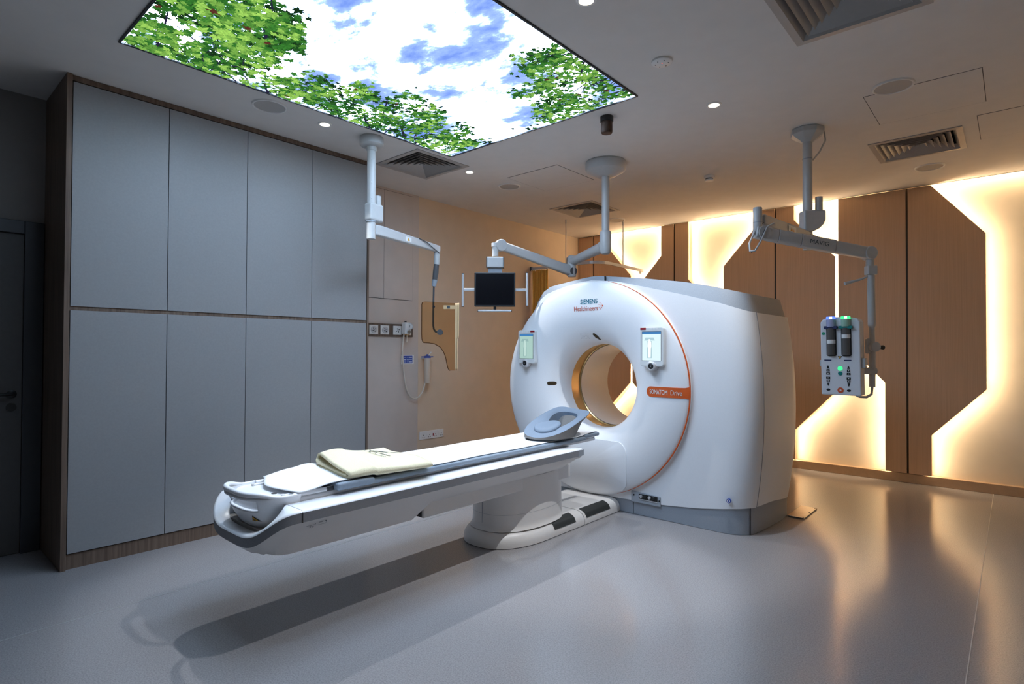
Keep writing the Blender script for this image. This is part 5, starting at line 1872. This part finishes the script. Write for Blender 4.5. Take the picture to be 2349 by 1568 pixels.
disc_key('green_button', -0.098, 0.150, 0.011, 'green')
disc_key('start_light', 0.000, -0.088, 0.0155, 'ledgreen')
disc_key('arm_button', 0.000, -0.122, 0.0135, 'tealgreen')
disc_key('stop_button', 0.000, -0.235, 0.019, 'red')
disc_key('stop_button_mark', 0.000, -0.235, 0.006, 'whiteprint', 0.0026)
for a in (-0.074, 0.046):
    MB().prism([ip(a + q, z, 0.0004) for q, z in ((-0.022, -0.037), (0.022, -0.037), (0.022, -0.029), (-0.022, -0.029))], IVF * 0.0012).build('name_strip', 'navy', ij)
for a in (-0.074, 0.050):
    for k, (za, zb_, wa, wb) in enumerate(((-0.090, -0.070, 0.008, 0.002), (-0.110, -0.094, 0.010, 0.0085), (-0.132, -0.116, 0.012, 0.0105), (-0.162, -0.146, 0.0120, 0.0125), (-0.182, -0.167, 0.009, 0.0105), (-0.208, -0.187, 0.002, 0.008))):
        ky = MB().prism([ip(a + q, z, 0.0004) for q, z in ((-wa, za), (wa, za), (wb, zb_), (-wb, zb_))], IVF * 0.0016).build('arrow_key', 'black', ij)
        if 0 < k < 5:
            zc_ = (za + zb_) / 2
            MB().prism([ip(a + q, zc_ + w_, 0.002) for q, w_ in ((-0.003, -0.003), (0.003, -0.003), (0.003, 0.003), (-0.003, 0.003))], IVF * 0.0006).build('key_mark', 'whiteprint', ky)
    MB().prism([ip(a + 0.012 * math.cos(q * math.pi / 9), -0.235 + 0.008 * math.sin(q * math.pi / 9), 0.0004) for q in range(18)], IVF * 0.0016).build('oval_key', 'black', ij)
wtri = MB().prism([ip(a, z, 0.0004) for a, z in ((-0.014, -0.004), (0.014, -0.004), (0.0, -0.026))], IVF * 0.001).build('warning_triangle', 'ink', ij)
MB().prism([ip(a, z, 0.0014) for a, z in ((-0.009, -0.0065), (0.009, -0.0065), (0.0, -0.0215))], IVF * 0.0006).build('triangle_face', 'yellow', wtri)
for a0_, a1_ in ((-0.112, -0.052), (0.045, 0.118)):
    MB().prism([ip(a, z, 0.0004) for a, z in ((a0_, -0.268), (a1_, -0.268), (a1_, -0.262), (a0_, -0.262))], IVF * 0.001).build('foot_strip', 'alu', ij)

# ================================================================== CURTAIN TRACK + CURTAIN
t = thing('curtain_track', 'curved grey curtain rail hung on thin rods behind the scanner', 'curtain rail', (-4.2, 6.2, 2.41))
path = [Vector((XL + 0.01, 5.84, 2.405)), Vector((-4.2, 5.835, 2.405)), Vector((-3.98, 5.84, 2.405))]
for k in range(1, 10):
    a = math.radians(-90 + 90 * k / 9)
    path.append(Vector((-3.98 + 0.22 * math.cos(a), 6.06 + 0.22 * math.sin(a), 2.405)))
path += [Vector((-3.762, 6.4, 2.405)), Vector((-3.770, 6.94, 2.405))]
mb = MB()
vs = []
for i, p in enumerate(path):
    tt = (path[min(i + 1, len(path) - 1)] - path[max(i - 1, 0)]).normalized()
    nn_ = Vector((-tt.y, tt.x, 0))
    for (w, z) in ((-0.008, -0.018), (0.008, -0.018), (0.008, 0.018), (-0.008, 0.018)):
        vs.append(p + nn_ * w + Vector((0, 0, z)))
fs = [(0, 1, 2, 3), tuple(4 * (len(path) - 1) + k for k in range(4))]
for i in range(len(path) - 1):
    for k in range(4):
        fs.append((i * 4 + k, i * 4 + (k + 1) % 4, i * 4 + 4 + (k + 1) % 4, i * 4 + 4 + k))
mb.add(vs, fs).build('rail', 'alu', t)
MB().obox((XL + 0.014, 5.84, 2.405), (0.01, 0, 0), (0, 0.018, 0), (0, 0, 0.028)).build('rail_bracket', 'armgrey', t)
for (x_, y_) in ((-4.254, 5.835), (-3.762, 6.40)):
    rd = MB().tube([(x_, y_, 2.42), (x_, y_, H)], 0.006, 10).build('hanger_rod', 'alu', t, 60)
    MB().lathe([(0.011, 0.0), (0.011, -0.05), (0.006, -0.055)], (x_, y_, H), 'z', 12).build('rod_socket', 'alu', rd, 60)
MB().obox((-3.766, 6.86, 2.372), (0.006, 0, 0), (0, 0.016, 0), (0, 0, 0.016)).build('end_stop', 'plate', t)

cu = thing('curtain', 'mustard yellow curtain gathered against the apricot wall', 'curtain', (-4.66, 5.84, 0.3))
mb = MB()
mb.grid(lambda a, b: (XL + 0.035 + 0.255 * a + 0.006 * math.sin(b * 9 + a * 7), 5.84 + 0.034 * math.sin(a * 2 * math.pi * 6.5) * (0.75 + 0.25 * b) + 0.012 * math.sin(a * 31), 2.375 - 2.05 * b), 130, 26)
mb.build('cloth', 'curtain', cu, 80, solid=0.002)
for k in range(8):
    xk = XL + 0.05 + 0.032 * k
    MB().tube([(xk, 5.84, 2.388), (xk, 5.84, 2.368)], 0.004, 8).build('hook', 'plate', cu)

# ================================================================== WALL FITTINGS BESIDE THE CUPBOARD
XW = XL + 0.03
t = thing('wall_access_panel', 'beige flush double door panel high on the wall right of the cupboards', 'access panel', (XW, 3.42, 2.4))
MB().box(XW + 0.0005, XW + 0.003, 3.00, 3.832, 1.842, 2.956).build('shadow_gap', 'seam', t)
MB().box(XW + 0.0005, XW + 0.007, 3.003, 3.459, 1.846, 2.952).build('panel_door', 'beige', t)
MB().box(XW + 0.0005, XW + 0.007, 3.463, 3.828, 1.846, 2.952).build('panel_door', 'beige', t)

t = thing('medical_outlet_rail', 'brown wall rail with four white medical outlets beside the cupboards', 'outlet rail', (XW, 3.5, 1.52))
MB().box(XW, XW + 0.014, 3.10, 3.832, 1.457, 1.588).build('rail_board', 'darkoak', t, bevel=0.002)
for k, yk in enumerate((3.335, 3.470, 3.625, 3.755)):
    pl = MB().box(XW + 0.012, XW + 0.022, yk - 0.052, yk + 0.052, 1.477, 1.570).build('outlet_plate', 'plate', t, bevel=0.003)
    MB().lathe([(0.036, 0.022), (0.036, 0.027), (0.030, 0.029)], (XW, yk, 1.523), 'x', 24).build('outlet_ring', 'alu' if k < 2 else 'plate', pl, 40)
    for q in range(4):
        a = q * math.pi / 2 + 0.5
        MB().lathe([(0.0, 0.0305), (0.006, 0.030), (0.006, 0.028)], (XW, yk + 0.017 * math.cos(a), 1.523 + 0.017 * math.sin(a)), 'x', 10).build('outlet_hole', 'black', pl)
    MB().lathe([(0.0, 0.031), (0.007, 0.0305), (0.007, 0.028)], (XW, yk, 1.523), 'x', 12).build('outlet_centre', 'grey', pl)

t = thing('suction_regulator', 'white gauge regulator plugged into the wall outlet rail', 'regulator', (XW, 3.70, 1.52))
yr = 3.698
MB().obox((XW + 0.075, yr, 1.545), (0.035, 0, 0), (0, 0.040, 0), (0, 0, 0.062)).build('body', 'plate', t, bevel=0.014, seg=3)
MB().tube([(XW + 0.02, yr, 1.523), (XW + 0.05, yr, 1.523)], 0.016, 14).build('plug', 'metal', t, 40)
gc = Vector((XW + 0.108, yr + 0.018, 1.565))
gdir = Vector((0.75, -0.60, 0.0)).normalized()
MB().tube([gc - gdir * 0.03, gc + gdir * 0.012], 0.034, 24).build('gauge', 'alu', t, 40)
MB().tube([gc + gdir * 0.0122, gc + gdir * 0.0135], 0.028, 24).build('gauge_face', 'plate', t, 40)
MB().obox(gc + gdir * 0.0145 + Vector((0, 0, 0.004)), (0.0008, 0, 0), (0, 0.002, 0.0), (0, 0.004, 0.016)).build('needle', 'black', t)
MB().tube([(XW + 0.10, yr + 0.015, 1.507), (XW + 0.135, yr - 0.01, 1.507)], 0.018, 18).build('knob', 'chrome', t, 40)
MB().tube([(XW + 0.06, yr, 1.61), (XW + 0.06, yr, 1.622)], 0.012, 12).build('selector', 'black', t, 40)
MB().tube([(XW + 0.06, yr - 0.03, 1.49), (XW + 0.06, yr + 0.035, 1.475)], 0.008, 10).build('brass_fitting', mat('brass', (0.45, 0.30, 0.10), 0.3, 0.8), t, 40)
MB().tube([(XW + 0.06, yr + 0.02, 1.485), (XW + 0.06, yr + 0.02, 1.44), (XW + 0.06, yr + 0.02, 1.40)], [0.010, 0.008, 0.011], 12).build('filter', 'clear', t, 60)
hp = [Vector((XW + 0.06, yr - 0.02, 1.48)), Vector((XW + 0.058, yr - 0.035, 1.32)), Vector((XW + 0.055, yr - 0.015, 1.10)), Vector((XW + 0.05, yr + 0.02, 0.93)), Vector((XW + 0.05, yr + 0.065, 0.845)), Vector((XW + 0.05, yr + 0.125, 0.808)), Vector((XW + 0.05, yr + 0.19, 0.822)), Vector((XW + 0.05, yr + 0.245, 0.88)), Vector((XW + 0.05, yr + 0.275, 0.98)), Vector((XW + 0.05, yr + 0.285, 1.10)), Vector((XW + 0.05, yr + 0.29, 1.22))]
sm = []
for i in range(len(hp) - 1):
    for k in range(4):
        s_ = k / 4
        P = [hp[max(0, min(len(hp) - 1, i + q))] for q in (-1, 0, 1, 2)]
        sm.append(0.5 * (2 * P[1] + (P[2] - P[0]) * s_ + (2 * P[0] - 5 * P[1] + 4 * P[2] - P[3]) * s_ * s_ + (3 * P[1] - P[0] - 3 * P[2] + P[3]) * s_ ** 3))
sm.append(hp[-1])
MB().tube(sm, 0.0085, 10).build('suction_hose', None or 'hose', t, 60)

t = thing('suction_bottle', 'clear suction bottle with a blue lid hanging on the wall corner', 'bottle', (XW + 0.06, 3.99, 1.1))
bc_ = (XL + 0.09, 3.995, 0)
MB().lathe([(0.0, 0.965), (0.030, 0.966), (0.033, 0.972), (0.036, 1.235), (0.036, 1.24)], bc_, 'z', 24, cap=False).build('jar', 'clear', t, 50)
MB().lathe([(0.038, 1.235), (0.038, 1.252), (0.030, 1.258), (0.012, 1.262), (0.010, 1.275), (0.0, 1.275)], bc_, 'z', 24).build('lid', 'bluep', t, 40)
MB().tube([(XL + 0.09, 3.915, 1.247), (XL + 0.09, 4.075, 1.247)], 0.006, 10).build('lid_spout', 'bluep', t, 50)
MB().tube([(XL + 0.09, 4.01, 1.26), (XL + 0.10, 4.04, 1.30)], 0.005, 8).build('spout_tube', 'plate', t, 50)
MB().box(XL + 0.004, XL + 0.06, 3.98, 4.01, 1.225, 1.24).build('wall_hook', 'alu', t)

t = thing('blue_wall_sign', 'small white plate with blue label under the regulator', 'sign', (XW, 3.77, 1.22))
MB().box(XW, XW + 0.006, 3.690, 3.853, 1.172, 1.268).build('plate', 'plate', t, bevel=0.002)
MB().box(XW + 0.006, XW + 0.0075, 3.716, 3.834, 1.180, 1.260).build('blue_field', 'bluep', t)
mk = MB()
for r_ in range(3):
    for (ya, yb) in ((3.722, 3.752), (3.762, 3.782), (3.792, 3.828)):
        zc_ = 1.195 + r_ * 0.024
        hh = 0.006 if (r_ + int(ya * 100)) % 2 else 0.003
        mk.box(XW + 0.0075, XW + 0.008, ya, yb, zc_ - hh, zc_ + hh)
mk.build('print', mat('pale_blue_print', (0.45, 0.52, 0.70), 0.5), t)
for yk in (3.703, 3.843):
    MB().lathe([(0.0, 0.0075), (0.003, 0.007), (0.003, 0.005)], (XW, yk, 1.22), 'x', 8).build('screw', 'black', t)

t = thing('power_socket', 'low white four-gang power socket on the apricot wall above the table', 'power socket', (XL + 0.004, 4.13, 0.39))
sx_ = XL + 0.004
MB().box(sx_, sx_ + 0.010, 3.957, 4.302, 0.346, 0.436).build('plate', 'plate', t, bevel=0.003)
for k in range(4):
    yk = 4.0 + k * 0.086
    u_ = MB().box(sx_ + 0.010, sx_ + 0.0115, yk - 0.039, yk + 0.039, 0.352, 0.430).build('socket', 'plate', t)
    for (dy, dz) in ((0.0, 0.008), (-0.011, -0.016), (0.011, -0.016)):
        MB().box(sx_ + 0.0114, sx_ + 0.0122, yk + 0.01 + dy - 0.003, yk + 0.01 + dy + 0.003, 0.385 + dz - 0.005, 0.385 + dz + 0.005).build('pin_slot', 'black', u_)
    MB().box(sx_ + 0.0115, sx_ + 0.014, yk - 0.030, yk - 0.018, 0.375, 0.402).build('switch', 'darkred' if k == 2 else 'plate', u_)
